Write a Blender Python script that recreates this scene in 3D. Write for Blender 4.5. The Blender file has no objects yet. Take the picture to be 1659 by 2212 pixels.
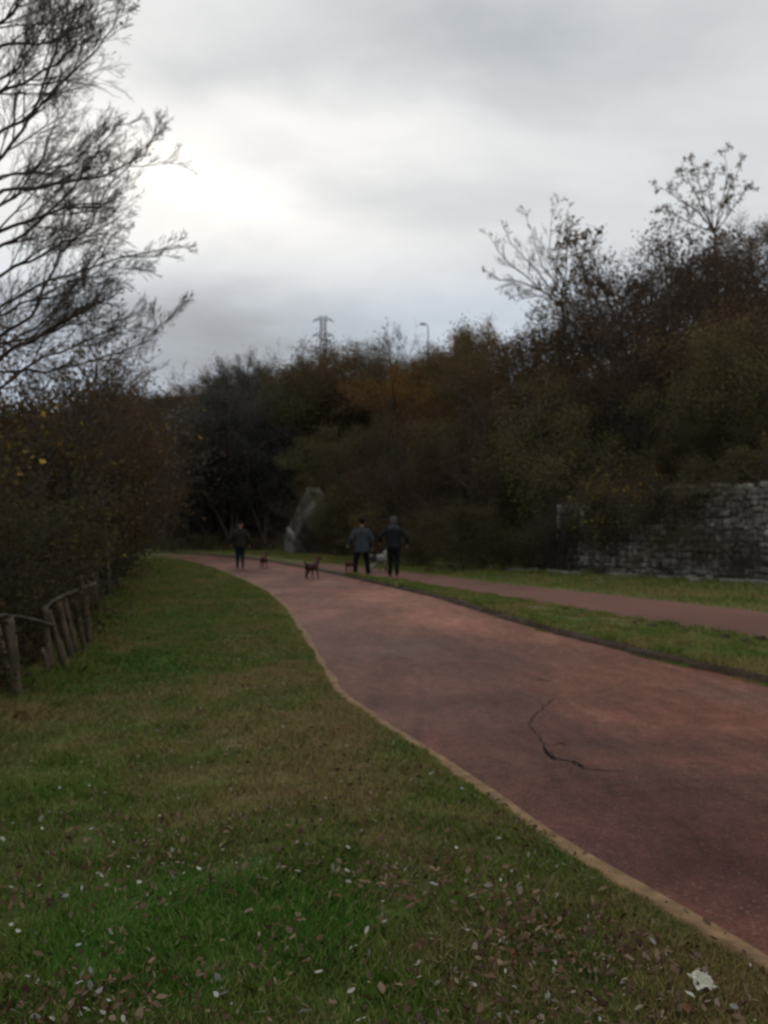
import bpy, bmesh, math, random
import numpy as np
from mathutils import Vector, Matrix, noise

S = bpy.context.scene
C = S.collection
R_ = math.radians

# ------------------------------------------------------------------ camera
CAM_H = 1.55
cam_d = bpy.data.cameras.new('camera')
cam = bpy.data.objects.new('camera', cam_d)
C.objects.link(cam)
cam.location = (0, 0, CAM_H)
cam.rotation_euler = (R_(90 + 0.986), 0, 0)
cam_d.sensor_fit = 'VERTICAL'
cam_d.sensor_height = 36
cam_d.lens = 36 * 930 / 1024
cam_d.clip_start = 0.05
cam_d.clip_end = 3000
cam_d.dof.use_dof = True
cam_d.dof.focus_distance = 1.15
cam_d.dof.aperture_fstop = 8.0
S.camera = cam

# ------------------------------------------------------------------ view
S.view_settings.view_transform = 'Standard'
S.view_settings.look = 'None'
S.view_settings.gamma = 1
S.view_settings.use_curve_mapping = False
S.view_settings.exposure = 0.0
S.render.engine = 'CYCLES'
S.cycles.max_bounces = 4
S.cycles.diffuse_bounces = 3
S.cycles.use_denoising = True
S.cycles.caustics_reflective = False
S.cycles.caustics_refractive = False

# ------------------------------------------------------------------ sun (behind the clouds, ahead and a little left)
SUN_AZ, SUN_EL = -11.5, 21.0
sd = Vector((math.sin(R_(SUN_AZ)) * math.cos(R_(SUN_EL)), math.cos(R_(SUN_AZ)) * math.cos(R_(SUN_EL)), math.sin(R_(SUN_EL))))
sl = bpy.data.lights.new('sun', 'SUN')
sl.energy = 0.5
sl.angle = R_(30)
sl.color = (1.0, 0.95, 0.87)
so = bpy.data.objects.new('sun', sl)
C.objects.link(so)
so.rotation_euler = sd.to_track_quat('Z', 'Y').to_euler()

# ------------------------------------------------------------------ node helpers
class NT:
    def __init__(s, tree):
        s.t = tree
        s.n = tree.nodes
        s.n.clear()
    def new(s, typ, **kw):
        nd = s.n.new(typ)
        for k, v in kw.items():
            setattr(nd, k, v)
        return nd
    def set(s, sock, v):
        if hasattr(v, 'is_output') or isinstance(v, bpy.types.NodeSocket):
            s.t.links.new(v, sock)
        elif v is not None:
            if sock.type == 'RGBA' and not hasattr(v, '__len__'):
                v = (v, v, v, 1)
            elif sock.type == 'RGBA' and len(v) == 3:
                v = (*v, 1)
            sock.default_value = v
    def m(s, op, a, b=0.0, c=None, clamp=False):
        nd = s.new('ShaderNodeMath', operation=op, use_clamp=clamp)
        s.set(nd.inputs[0], a)
        s.set(nd.inputs[1], b)
        if c is not None:
            s.set(nd.inputs[2], c)
        return nd.outputs[0]
    def mix(s, f, a, b, mode='MIX'):
        nd = s.new('ShaderNodeMix', data_type='RGBA', blend_type=mode)
        s.set(nd.inputs[0], f)
        s.set(nd.inputs[6], a)
        s.set(nd.inputs[7], b)
        return nd.outputs[2]
    def ramp(s, f, stops, interp='LINEAR'):
        nd = s.new('ShaderNodeValToRGB')
        nd.color_ramp.interpolation = interp
        e = nd.color_ramp.elements
        while len(e) < len(stops):
            e.new(0.5)
        for el, (p, c) in zip(e, stops):
            el.position = p
            el.color = (c, c, c, 1) if not hasattr(c, '__len__') else (*c, 1)
        s.set(nd.inputs[0], f)
        return nd.outputs[0]
    def noise(s, vec, scale, detail=4, rough=0.55, dist=0.0):
        nd = s.new('ShaderNodeTexNoise')
        s.set(nd.inputs['Vector'], vec)
        nd.inputs['Scale'].default_value = scale
        nd.inputs['Detail'].default_value = detail
        nd.inputs['Roughness'].default_value = rough
        nd.inputs['Distortion'].default_value = dist
        return nd.outputs[0]
    def mapping(s, vec, scale=(1, 1, 1), loc=(0, 0, 0), rot=(0, 0, 0)):
        nd = s.new('ShaderNodeMapping')
        s.set(nd.inputs[0], vec)
        nd.inputs['Location'].default_value = loc
        nd.inputs['Rotation'].default_value = rot
        nd.inputs['Scale'].default_value = scale
        return nd.outputs[0]

# ------------------------------------------------------------------ world: overcast sky, cloud banks over a Nishita sky
W = bpy.data.worlds.new('World')
S.world = W
W.use_nodes = True
w = NT(W.node_tree)
tc = w.new('ShaderNodeTexCoord')
gen = tc.outputs['Generated']
sep = w.new('ShaderNodeSeparateXYZ')
w.set(sep.inputs[0], gen)
wx, wy, wz = sep.outputs
el = w.m('ARCSINE', wz)
az = w.m('ARCTAN2', wx, wy)
# slow turbulence that frays the edges of the cloud banks
comb = w.new('ShaderNodeCombineXYZ')
w.set(comb.inputs[0], w.m('DIVIDE', wx, w.m('ADD', w.m('ABSOLUTE', wz), 0.22)))
w.set(comb.inputs[1], w.m('DIVIDE', wy, w.m('ADD', w.m('ABSOLUTE', wz), 0.22)))
plane = comb.outputs[0]
n1 = w.noise(w.mapping(plane, (1.0, 1.5, 1)), 1.1, 7, 0.58, 0.3)
n2 = w.noise(w.mapping(gen, (1, 1, 2.2), (3, 1, 7)), 4.2, 6, 0.55, 0.4)
n3 = w.noise(w.mapping(gen, (1, 1, 2.2), (9, 4, 2)), 2.6, 5, 0.5, 0.2)
azw = w.m('ADD', az, w.m('MULTIPLY', w.m('SUBTRACT', n2, 0.5), 0.35))
elw = w.m('ADD', el, w.m('MULTIPLY', w.m('SUBTRACT', n3, 0.5), 0.22))
F2009, HPY = 2009.0, 1140.5
def blob(px, py, sx, sy, amp):
    a0, e0 = math.atan((px - 829.5) / F2009), math.atan((HPY - py) / F2009 * math.cos(math.atan((px - 829.5) / F2009)))
    a = w.m('DIVIDE', w.m('SUBTRACT', azw, a0), sx / F2009)
    e = w.m('DIVIDE', w.m('SUBTRACT', elw, e0), sy / F2009)
    r2 = w.m('ADD', w.m('MULTIPLY', a, a), w.m('MULTIPLY', e, e))
    return w.m('MULTIPLY', w.m('EXPONENT', w.m('MULTIPLY', r2, -1.0)), amp)
front = w.ramp(w.m('ADD', w.m('MULTIPLY', wy, 0.5), 0.5), [(0.35, 0.0), (0.95, 1.0)])
lum = w.m('ADD', w.m('ADD', 0.55, w.m('MULTIPLY', front, 0.26)), w.m('MULTIPLY', w.m('SUBTRACT', n1, 0.5), 0.44))
for b in [(400, 372, 170, 80, 0.30), (290, 300, 260, 130, 0.08), (700, 215, 380, 60, 0.14), (640, 500, 380, 50, 0.06),
          (430, 110, 210, 70, -0.14), (1000, 10, 420, 80, -0.24), (1350, 110, 300, 60, -0.10), (1000, 400, 380, 90, -0.12),
          (1500, 420, 300, 160, -0.04), (400, 790, 480, 125, -0.42), (700, 720, 500, 100, -0.17), (1250, 620, 400, 120, -0.06), (0, 150, 300, 300, 0.15)]:
    lum = w.m('ADD', lum, blob(*b))
lum = w.m('MAXIMUM', lum, 0.16)
warm = w.m('MULTIPLY', w.m('SUBTRACT', lum, 0.5), 1.8, clamp=True)
tint = w.mix(warm, (0.93, 0.99, 1.055), (1.02, 1.0, 0.955))
tint = w.mix(w.ramp(el, [(0.08, 1.0), (0.30, 0.0)]), tint, (0.79, 0.98, 1.23))
vs = w.new('ShaderNodeVectorMath', operation='SCALE')
w.set(vs.inputs[0], tint)
w.set(vs.inputs['Scale'], lum)
sky = w.new('ShaderNodeTexSky')
sky.sky_type = 'NISHITA'
sky.sun_disc = False
sky.sun_elevation = R_(SUN_EL)
sky.sun_rotation = R_(SUN_AZ)
bg_sky = w.new('ShaderNodeBackground')
w.set(bg_sky.inputs[0], sky.outputs[0])
bg_sky.inputs[1].default_value = 0.06
bg_cl = w.new('ShaderNodeBackground')
w.set(bg_cl.inputs[0], vs.outputs[0])
bg_cl.inputs[1].default_value = 1.0
mx = w.new('ShaderNodeMixShader')
mx.inputs[0].default_value = 0.93
w.set(mx.inputs[1], bg_sky.outputs[0])
w.set(mx.inputs[2], bg_cl.outputs[0])
wo = w.new('ShaderNodeOutputWorld')
w.set(wo.inputs[0], mx.outputs[0])

# ------------------------------------------------------------------ materials
def mat(name, build):
    m = bpy.data.materials.new(name)
    m.use_nodes = True
    n = NT(m.node_tree)
    out = n.new('ShaderNodeOutputMaterial')
    sh = build(n)
    n.set(out.inputs[0], sh)
    return m

def principled(n, col, rough=0.85, bump=None, bs=0.3, bd=0.01, spec=0.3, metal=0.0):
    p = n.new('ShaderNodeBsdfPrincipled')
    n.set(p.inputs['Base Color'], col)
    n.set(p.inputs['Roughness'], rough)
    n.set(p.inputs['Specular IOR Level'], spec)
    n.set(p.inputs['Metallic'], metal)
    if bump is not None:
        b = n.new('ShaderNodeBump')
        b.inputs['Strength'].default_value = bs
        b.inputs['Distance'].default_value = bd
        n.set(b.inputs['Height'], bump)
        n.set(p.inputs['Normal'], b.outputs[0])
    return p.outputs[0]

def objco(n):
    return n.new('ShaderNodeTexCoord').outputs['Object']

def leaf_mat(name, cols, transl=0.3):
    def b(n):
        g = n.new('ShaderNodeNewGeometry')
        oi = n.new('ShaderNodeObjectInfo')
        st = [(i / max(1, len(cols) - 1), c) for i, c in enumerate(cols)]
        col = n.ramp(g.outputs['Random Per Island'], st)
        v = n.m('ADD', 0.72, n.m('MULTIPLY', oi.outputs['Random'], 0.56))
        col = n.mix(1.0, col, v, 'MULTIPLY')
        d = n.new('ShaderNodeBsdfDiffuse')
        n.set(d.inputs[0], col)
        t = n.new('ShaderNodeBsdfTranslucent')
        n.set(t.inputs[0], col)
        mxx = n.new('ShaderNodeMixShader')
        mxx.inputs[0].default_value = transl
        n.set(mxx.inputs[1], d.outputs[0])
        n.set(mxx.inputs[2], t.outputs[0])
        return mxx.outputs[0]
    return mat(name, b)

def plain(name, col, rough=0.85, var=0.25, scale=8, bump=0.3, spec=0.3, metal=0.0):
    def b(n):
        v = objco(n)
        ns = n.noise(v, scale, 6)
        f = n.ramp(ns, [(0.3, 0.0), (0.7, 1.0)])
        c = n.mix(f, tuple(x * (1 - var) for x in col), tuple(x * (1 + var) for x in col))
        return principled(n, c, rough, ns, bump, 0.01, spec, metal)
    return mat(name, b)

def m_path(n):
    v = objco(n)
    # long worn bands run with the path, soft grey blots and fine chippings
    band = n.noise(n.mapping(v, (0.45, 0.16, 1), rot=(0, 0, R_(-22))), 1.0, 5, 0.55, 0.6)
    blot = n.noise(n.mapping(v, (0.5, 0.45, 1), (4, 3, 0)), 1.0, 6, 0.6, 0.3)
    fine = n.noise(v, 55, 3, 0.7)
    mid = n.noise(v, 7, 5, 0.6)
    col = n.ramp(band, [(0.30, (0.098, 0.036, 0.024)), (0.48, (0.175, 0.064, 0.042)), (0.66, (0.28, 0.118, 0.078))])
    grey = n.ramp(blot, [(0.50, 0.0), (0.66, 0.85)])
    col = n.mix(n.m('MULTIPLY', grey, 0.7), col, (0.14, 0.080, 0.058))
    red = n.ramp(n.noise(n.mapping(v, (0.6, 0.5, 1), (11, 8, 0)), 1.0, 4), [(0.52, 0.0), (0.7, 0.35)])
    col = n.mix(red, col, (0.19, 0.065, 0.055))
    col = n.mix(1.0, col, n.ramp(mid, [(0.3, 0.8), (0.7, 1.18)]), 'MULTIPLY')
    col = n.mix(1.0, col, n.ramp(fine, [(0.3, 0.62), (0.7, 1.38)]), 'MULTIPLY')
    grit = n.new('ShaderNodeTexVoronoi'); n.set(grit.inputs['Vector'], v); grit.inputs['Scale'].default_value = 95
    col = n.mix(n.ramp(grit.outputs['Color'], [(0.80, 0.0), (0.92, 0.55)]), col, (0.36, 0.24, 0.19))
    wear = n.noise(n.mapping(v, (2.4, 0.8, 1), rot=(0, 0, R_(-20))), 1.6, 8, 0.72, 0.8)
    col = n.mix(1.0, col, n.ramp(wear, [(0.35, 0.72), (0.62, 1.22)]), 'MULTIPLY')
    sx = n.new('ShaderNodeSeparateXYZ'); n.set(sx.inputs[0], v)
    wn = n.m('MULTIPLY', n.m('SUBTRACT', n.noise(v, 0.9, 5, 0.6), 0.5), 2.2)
    def tone_patch(cx, cy, rx, ry, rot):  # broad soft-edged patch that darkens
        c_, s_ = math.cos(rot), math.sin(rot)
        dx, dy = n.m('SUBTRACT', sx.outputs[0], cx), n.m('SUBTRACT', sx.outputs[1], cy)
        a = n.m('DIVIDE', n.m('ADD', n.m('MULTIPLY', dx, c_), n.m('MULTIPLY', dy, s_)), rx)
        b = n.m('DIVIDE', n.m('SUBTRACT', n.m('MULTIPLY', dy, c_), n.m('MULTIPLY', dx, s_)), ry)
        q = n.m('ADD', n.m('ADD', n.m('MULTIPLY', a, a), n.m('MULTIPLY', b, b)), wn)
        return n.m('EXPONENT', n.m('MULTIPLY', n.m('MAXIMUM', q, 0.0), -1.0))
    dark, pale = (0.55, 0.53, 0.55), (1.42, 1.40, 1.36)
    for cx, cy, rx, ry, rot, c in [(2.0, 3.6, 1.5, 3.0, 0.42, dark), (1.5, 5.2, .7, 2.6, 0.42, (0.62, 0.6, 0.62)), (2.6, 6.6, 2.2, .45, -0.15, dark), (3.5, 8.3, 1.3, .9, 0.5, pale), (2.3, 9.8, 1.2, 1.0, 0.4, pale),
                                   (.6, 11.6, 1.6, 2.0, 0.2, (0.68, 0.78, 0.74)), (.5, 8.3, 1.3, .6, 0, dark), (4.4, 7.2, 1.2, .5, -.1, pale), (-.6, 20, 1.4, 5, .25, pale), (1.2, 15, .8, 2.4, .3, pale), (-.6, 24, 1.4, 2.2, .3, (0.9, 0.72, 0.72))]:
        col = n.mix(n.m('MULTIPLY', tone_patch(cx, cy, rx, ry, rot), 0.8), col, n.mix(1.0, col, c, 'MULTIPLY'))
    return principled(n, col, n.ramp(blot, [(0.3, 0.66), (0.7, 0.85)]), n.m('ADD', fine, mid), 0.5, 0.006, 0.12)

def m_path_far(n):
    v = objco(n)
    fine = n.noise(v, 50, 3, 0.7)
    blot = n.noise(n.mapping(v, (0.5, 0.25, 1)), 1.0, 6, 0.6, 0.3)
    col = n.ramp(blot, [(0.3, (0.14, 0.066, 0.048)), (0.7, (0.23, 0.11, 0.08))])
    col = n.mix(1.0, col, n.ramp(fine, [(0.3, 0.75), (0.7, 1.25)]), 'MULTIPLY')
    return principled(n, col, 0.85, fine, 0.4, 0.006, 0.12)

def grasscol(n, v):
    a = n.noise(n.mapping(v, (1, 1, 1), (2, 5, 0)), 0.55, 5, 0.6, 0.4)
    b = n.noise(v, 2.3, 5, 0.6, 0.3)
    f = n.m('ADD', n.m('MULTIPLY', a, 0.60), n.m('MULTIPLY', b, 0.40))
    sx = n.new('ShaderNodeSeparateXYZ'); n.set(sx.inputs[0], v)
    for cx, cy, rx, ry, amp in ((-.85, 3.7, .8, .65, -.22), (-.2, 3.0, .4, .25, -.12), (-.3, 9.0, .35, 3.0, .10), (-2.4, 10.5, .8, 2.2, -.08), (1.0, 3.4, .5, .4, .08), (-.5, 6.8, .5, .8, .08), (-4, 17, 2, 5, -.06)):
        p_ = n.m('DIVIDE', n.m('SUBTRACT', sx.outputs[0], cx), rx); q_ = n.m('DIVIDE', n.m('SUBTRACT', sx.outputs[1], cy), ry)
        f = n.m('ADD', f, n.m('MULTIPLY', n.m('EXPONENT', n.m('MULTIPLY', n.m('ADD', n.m('MULTIPLY', p_, p_), n.m('MULTIPLY', q_, q_)), -1.0)), amp))
    return n.ramp(f, [(0.33, (0.12, 0.235, 0.038)), (0.45, (0.195, 0.25, 0.060)), (0.55, (0.31, 0.275, 0.10)), (0.67, (0.38, 0.27, 0.13))])

def m_ground(n):
    v = objco(n)
    sx = n.new('ShaderNodeSeparateXYZ')
    n.set(sx.inputs[0], v)
    g = grasscol(n, v)
    fine = n.noise(v, 28, 6, 0.7)
    g = n.mix(1.0, g, n.ramp(fine, [(0.3, 0.30), (0.7, 0.80)]), 'MULTIPLY')
    soil = n.ramp(n.noise(v, 1.3, 6, 0.65), [(0.3, (0.05, 0.04, 0.026)), (0.6, (0.09, 0.06, 0.036)), (0.75, (0.065, 0.068, 0.03))])
    hillf = n.ramp(n.m('ADD', sx.outputs[2], n.m('MULTIPLY', n.noise(v, 0.8, 4), 0.5)), [(0.35, 0.0), (0.9, 1.0)])
    low = n.m('LESS_THAN', sx.outputs[2], -0.16)
    col = n.mix(n.m('MAXIMUM', hillf, low), g, soil)
    return principled(n, col, 0.95, fine, 0.8, 0.03, 0.15)

def m_blade(n):
    v = objco(n)
    g = n.new('ShaderNodeNewGeometry')
    col = grasscol(n, v)
    col = n.mix(n.ramp(g.outputs['Random Per Island'], [(0.80, 0.0), (0.97, 0.75)]), col, (0.34, 0.26, 0.14))
    col = n.mix(1.0, col, n.m('ADD', 0.62, n.m('MULTIPLY', g.outputs['Random Per Island'], 0.75)), 'MULTIPLY')
    d = n.new('ShaderNodeBsdfDiffuse')
    n.set(d.inputs[0], col)
    t = n.new('ShaderNodeBsdfTranslucent')
    n.set(t.inputs[0], col)
    mxx = n.new('ShaderNodeMixShader')
    mxx.inputs[0].default_value = 0.25
    n.set(mxx.inputs[1], d.outputs[0])
    n.set(mxx.inputs[2], t.outputs[0])
    return mxx.outputs[0]

def m_stone(n):
    v = objco(n)
    g = n.new('ShaderNodeNewGeometry')
    col = n.ramp(g.outputs['Random Per Island'], [(0.0, (0.20, 0.178, 0.148)), (0.5, (0.27, 0.245, 0.20)), (0.85, (0.35, 0.32, 0.26)), (1.0, (0.50, 0.47, 0.38))])
    st = n.noise(n.mapping(v, (3.2, 3.2, 0.3)), 1.6, 6, 0.7, 0.5)
    col = n.mix(1.0, col, n.ramp(st, [(0.35, 0.42), (0.62, 1.2)]), 'MULTIPLY')
    moss = n.ramp(n.noise(v, 1.1, 5, 0.6), [(0.5, 0.0), (0.66, 0.6)])
    col = n.mix(moss, col, (0.055, 0.058, 0.028))
    return principled(n, col, 0.95, n.noise(v, 18, 6, 0.7), 0.6, 0.02, 0.2)

def m_bark(n):
    v = objco(n)
    ns = n.noise(n.mapping(v, (1, 1, 0.25)), 26, 6, 0.65)
    col = n.ramp(ns, [(0.3, (0.06, 0.046, 0.036)), (0.7, (0.14, 0.115, 0.09))])
    return principled(n, col, 0.95, ns, 0.5, 0.01, 0.15)

def m_post(n):
    v = objco(n)
    ns = n.noise(n.mapping(v, (1, 1, 0.12)), 30, 6, 0.65)
    big = n.noise(v, 5, 4)
    col = n.ramp(ns, [(0.3, (0.075, 0.053, 0.037)), (0.7, (0.25, 0.18, 0.125))])
    col = n.mix(n.ramp(big, [(0.45, 0.0), (0.65, 0.8)]), col, (0.05, 0.045, 0.028))
    return principled(n, col, 0.95, ns, 0.7, 0.01, 0.15)

M = {
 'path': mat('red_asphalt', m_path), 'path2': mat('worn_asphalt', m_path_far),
 'ground': mat('turf_and_soil', m_ground), 'blade': mat('grass_blade', m_blade),
 'stone': mat('rough_stone', m_stone), 'bark': mat('bark', m_bark), 'post': mat('weathered_wood', m_post),
 'edging': plain('sandy_edging', (0.24, 0.145, 0.070), 0.95, 0.45, 9, 0.7),
 'soil': plain('dark_soil', (0.065, 0.043, 0.026), 0.98, 0.45, 16, 0.9),
 'crack': plain('crack_dark', (0.034, 0.020, 0.016), 0.95, 0.3, 30, 0.5),
 'concrete': plain('grey_concrete', (0.19, 0.17, 0.135), 0.9, 0.4, 1.6, 0.5),
 'pale': plain('pale_render', (0.42, 0.38, 0.30), 0.9, 0.3, 3, 0.5),
 'steel': plain('galvanised_steel', (0.10, 0.105, 0.12), 0.6, 0.15, 2, 0.1),
 'lamp': plain('lamp_grey', (0.22, 0.23, 0.24), 0.6, 0.15, 2, 0.1),
 'paper': plain('crumpled_paper', (0.66, 0.62, 0.48), 0.9, 0.12, 40, 0.5),
 'skin': plain('skin', (0.42, 0.25, 0.18), 0.6, 0.08, 10, 0.1),
 'eye': plain('eye', (0.03, 0.02, 0.02), 0.3, 0.1, 10, 0.0),
 'twigsoil': plain('stem', (0.15, 0.14, 0.11), 0.95, 0.3, 12, 0.6),
 'L_rust': leaf_mat('leaf_rust', [(0.095, 0.060, 0.034), (0.17, 0.105, 0.052), (0.13, 0.085, 0.050), (0.20, 0.135, 0.062)]),
 'L_mauve': leaf_mat('leaf_mauve', [(0.10, 0.062, 0.044), (0.145, 0.088, 0.060), (0.115, 0.080, 0.050), (0.16, 0.095, 0.055)]),
 'L_olive': leaf_mat('leaf_olive', [(0.104, 0.090, 0.038), (0.184, 0.152, 0.058), (0.120, 0.115, 0.048), (0.192, 0.136, 0.072), (0.136, 0.088, 0.056)]),
 'L_dark': leaf_mat('leaf_dark', [(0.080, 0.072, 0.061), (0.128, 0.112, 0.096), (0.104, 0.096, 0.080), (0.080, 0.096, 0.072)]),
 'L_orange': leaf_mat('leaf_orange', [(0.127, 0.057, 0.020), (0.215, 0.108, 0.036), (0.152, 0.089, 0.032), (0.278, 0.152, 0.051)]),
 'L_grey': leaf_mat('leaf_grey', [(0.133, 0.109, 0.096), (0.192, 0.158, 0.139), (0.168, 0.120, 0.096)]),
 'L_hedge': leaf_mat('leaf_hedge', [(0.075, 0.070, 0.030), (0.10, 0.092, 0.038), (0.12, 0.080, 0.045), (0.085, 0.058, 0.038), (0.13, 0.105, 0.06)]),
 'L_gold': leaf_mat('leaf_gold', [(0.111, 0.078, 0.042), (0.156, 0.111, 0.049), (0.104, 0.091, 0.042), (0.182, 0.111, 0.046), (0.091, 0.078, 0.046), (0.143, 0.117, 0.046), (0.130, 0.098, 0.046), (0.546, 0.364, 0.065)]),
 'L_litter': leaf_mat('leaf_litter', [(0.19, 0.10, 0.055), (0.13, 0.07, 0.04), (0.27, 0.18, 0.11), (0.08, 0.045, 0.03), (0.34, 0.24, 0.15), (0.14, 0.08, 0.05), (0.10, 0.055, 0.035), (0.38, 0.30, 0.22)], 0.1),
 'L_pale': leaf_mat('leaf_pale', [(0.363, 0.352, 0.297), (0.550, 0.539, 0.462), (0.418, 0.385, 0.308)], 0.1),
 'L_yel': leaf_mat('leaf_yellow', [(0.450, 0.280, 0.030), (0.500, 0.320, 0.050)], 0.1),
 'L_red': leaf_mat('leaf_red', [(0.320, 0.100, 0.035), (0.360, 0.140, 0.040)], 0.1),
}

# ------------------------------------------------------------------ object helpers
def tag(o, label=None, cat=None, group=None, kind=None):
    if label: o['label'] = label
    if cat: o['category'] = cat
    if group: o['group'] = group
    if kind: o['kind'] = kind
    return o

def empty(name, loc, rz=0.0, label=None, cat=None, group=None):
    o = bpy.data.objects.new(name, None)
    C.objects.link(o)
    o.location = loc
    o.rotation_euler = (0, 0, rz)
    o.empty_display_size = 0.2
    return tag(o, label, cat, group)

def link(name, me, parent=None):
    o = bpy.data.objects.new(name, me)
    C.objects.link(o)
    if parent is not None:
        o.parent = parent
    return o

def mesh_np(name, V, F, mats, mi=None, smooth=False):
    """V (n,3); F list of arrays, each (k, sides)."""
    me = bpy.data.meshes.new(name)
    V = np.asarray(V, dtype=np.float32)
    me.vertices.add(len(V))
    me.vertices.foreach_set('co', V.ravel())
    F = [np.asarray(f, dtype=np.int32) for f in F if len(f)]
    tot = sum(f.size for f in F)
    npoly = sum(len(f) for f in F)
    me.loops.add(tot)
    me.loops.foreach_set('vertex_index', np.concatenate([f.ravel() for f in F]))
    me.polygons.add(npoly)
    sizes = np.concatenate([np.full(len(f), f.shape[1], dtype=np.int32) for f in F])
    starts = np.concatenate([[0], np.cumsum(sizes)[:-1]]).astype(np.int32)
    me.polygons.foreach_set('loop_start', starts)
    if mi is not None:
        me.polygons.foreach_set('material_index', np.asarray(mi, dtype=np.int32))
    if smooth:
        me.polygons.foreach_set('use_smooth', np.ones(npoly, dtype=bool))
    for m in mats:
        me.materials.append(m)
    me.update(calc_edges=True)
    me.validate()
    return me

class Tubes:
    """collects tapered tubes; lofts with elliptical rings too"""
    def __init__(s):
        s.V = []; s.F = []; s.n = 0
    def add(s, pts, rad, sides=5, cap=True, ref=None):
        pts = [Vector(p) for p in pts]
        k = len(pts)
        prev = None
        base = s.n
        for i, p in enumerate(pts):
            t = (pts[min(i + 1, k - 1)] - pts[max(i - 1, 0)])
            t = t.normalized() if t.length > 1e-9 else Vector((0, 0, 1))
            if ref is not None:
                u = ref - t * ref.dot(t)
                if u.length < 1e-3:
                    u = t.orthogonal()
            elif prev is None:
                u = t.orthogonal()
            else:
                u = prev - t * prev.dot(t)
                if u.length < 1e-4:
                    u = t.orthogonal()
            u.normalize()
            v = t.cross(u)
            prev = u
            r = rad[i]
            ru, rv = (r if hasattr(r, '__len__') else (r, r))
            for a in range(sides):
                an = 2 * math.pi * a / sides
                q = p + u * (ru * math.cos(an)) + v * (rv * math.sin(an))
                s.V.append((q.x, q.y, q.z))
        for i in range(k - 1):
            for a in range(sides):
                b = (a + 1) % sides
                s.F.append((base + i * sides + a, base + i * sides + b, base + (i + 1) * sides + b, base + (i + 1) * sides + a))
        s.n += k * sides
        if cap:
            for i, pt, flip in ((0, pts[0], True), (k - 1, pts[-1], False)):
                s.V.append(tuple(pt)); c = s.n; s.n += 1
                for a in range(sides):
                    b = (a + 1) % sides
                    o = base + i * sides
                    s.F.append((o + b, o + a, c, c) if flip else (o + a, o + b, c, c))
    def arrays(s):
        q = [f for f in s.F if f[2] != f[3]]
        t = [f[:3] for f in s.F if f[2] == f[3]]
        return np.array(s.V, dtype=np.float32).reshape(-1, 3), np.array(q, dtype=np.int32).reshape(-1, 4), np.array(t, dtype=np.int32).reshape(-1, 3)
    def mesh(s, name, m, smooth=True):
        V, q, t = s.arrays()
        return mesh_np(name, V, [q, t], [m], smooth=smooth)

def leaf_arrays(P, size, rng, flat=0.0):
    """leaf shaped quads (rhombus folded on the midrib) at points P; size per leaf"""
    P = np.asarray(P, dtype=np.float64)
    n = len(P)
    d = rng.normal(size=(n, 3))
    d[:, 2] *= (1 - flat)
    d /= np.linalg.norm(d, axis=1, keepdims=True) + 1e-9
    e = rng.normal(size=(n, 3))
    e[:, 2] *= (1 - flat)
    e -= d * np.sum(d * e, axis=1, keepdims=True)
    e /= np.linalg.norm(e, axis=1, keepdims=True) + 1e-9
    nrm = np.cross(d, e)
    sz = np.asarray(size).reshape(-1, 1) * np.ones((n, 1))
    w_ = sz * rng.uniform(0.28, 0.42, (n, 1))
    a = P - d * sz * 0.5
    b = P + e * w_ + nrm * sz * 0.12
    c = P + d * sz * 0.5 + nrm * sz * rng.uniform(-0.15, 0.15, (n, 1))
    f = P - e * w_ + nrm * sz * 0.12
    V = np.stack([a, b, c, f], axis=1).reshape(-1, 3)
    F = np.arange(4 * n, dtype=np.int32).reshape(-1, 4)
    return V, F

def hexleaf_arrays(P, size, rng, flat=0.5):
    P = np.asarray(P, float); n = len(P)
    a = rng.uniform(0, 2 * np.pi, n)
    tilt = rng.normal(0, 1 - flat, n)
    d = np.stack([np.cos(a) * np.cos(tilt), np.sin(a) * np.cos(tilt), np.sin(tilt)], 1)
    roll = rng.normal(0, 1 - flat, (n, 1))
    e0 = np.stack([-np.sin(a), np.cos(a), 0 * a], 1)
    up = np.cross(d, e0)
    e = e0 * np.cos(roll) + up * np.sin(roll)
    nn = np.cross(d, e)
    s = np.asarray(size).reshape(-1, 1)
    w_ = s * rng.uniform(.10, .28, (n, 1)); c = s * rng.uniform(-.05, .25, (n, 1))
    w2 = w_ * rng.uniform(.35, 1.3, (n, 1))
    V = np.stack([P - d * s * .5, P - d * s * .18 + e * w_ + nn * c, P + d * s * .2 + e * w2 + nn * c, P + d * s * .5 + nn * c * 1.3,
                  P + d * s * .14 - e * w_ + nn * c, P - d * s * .22 - e * w2 + nn * c], 1).reshape(-1, 3)
    return V, np.arange(6 * n, dtype=np.int32).reshape(-1, 6)

def interp(tab):
    xs = np.array([t[0] for t in tab], float)
    ys = np.array([t[1] for t in tab], float)
    o = np.argsort(xs)
    xs, ys = xs[o], ys[o]
    def f(x):
        return np.interp(x, xs, ys)
    return f

def smooth(x):
    x = np.clip(x, 0, 1)
    return x * x * (3 - 2 * x)

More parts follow.
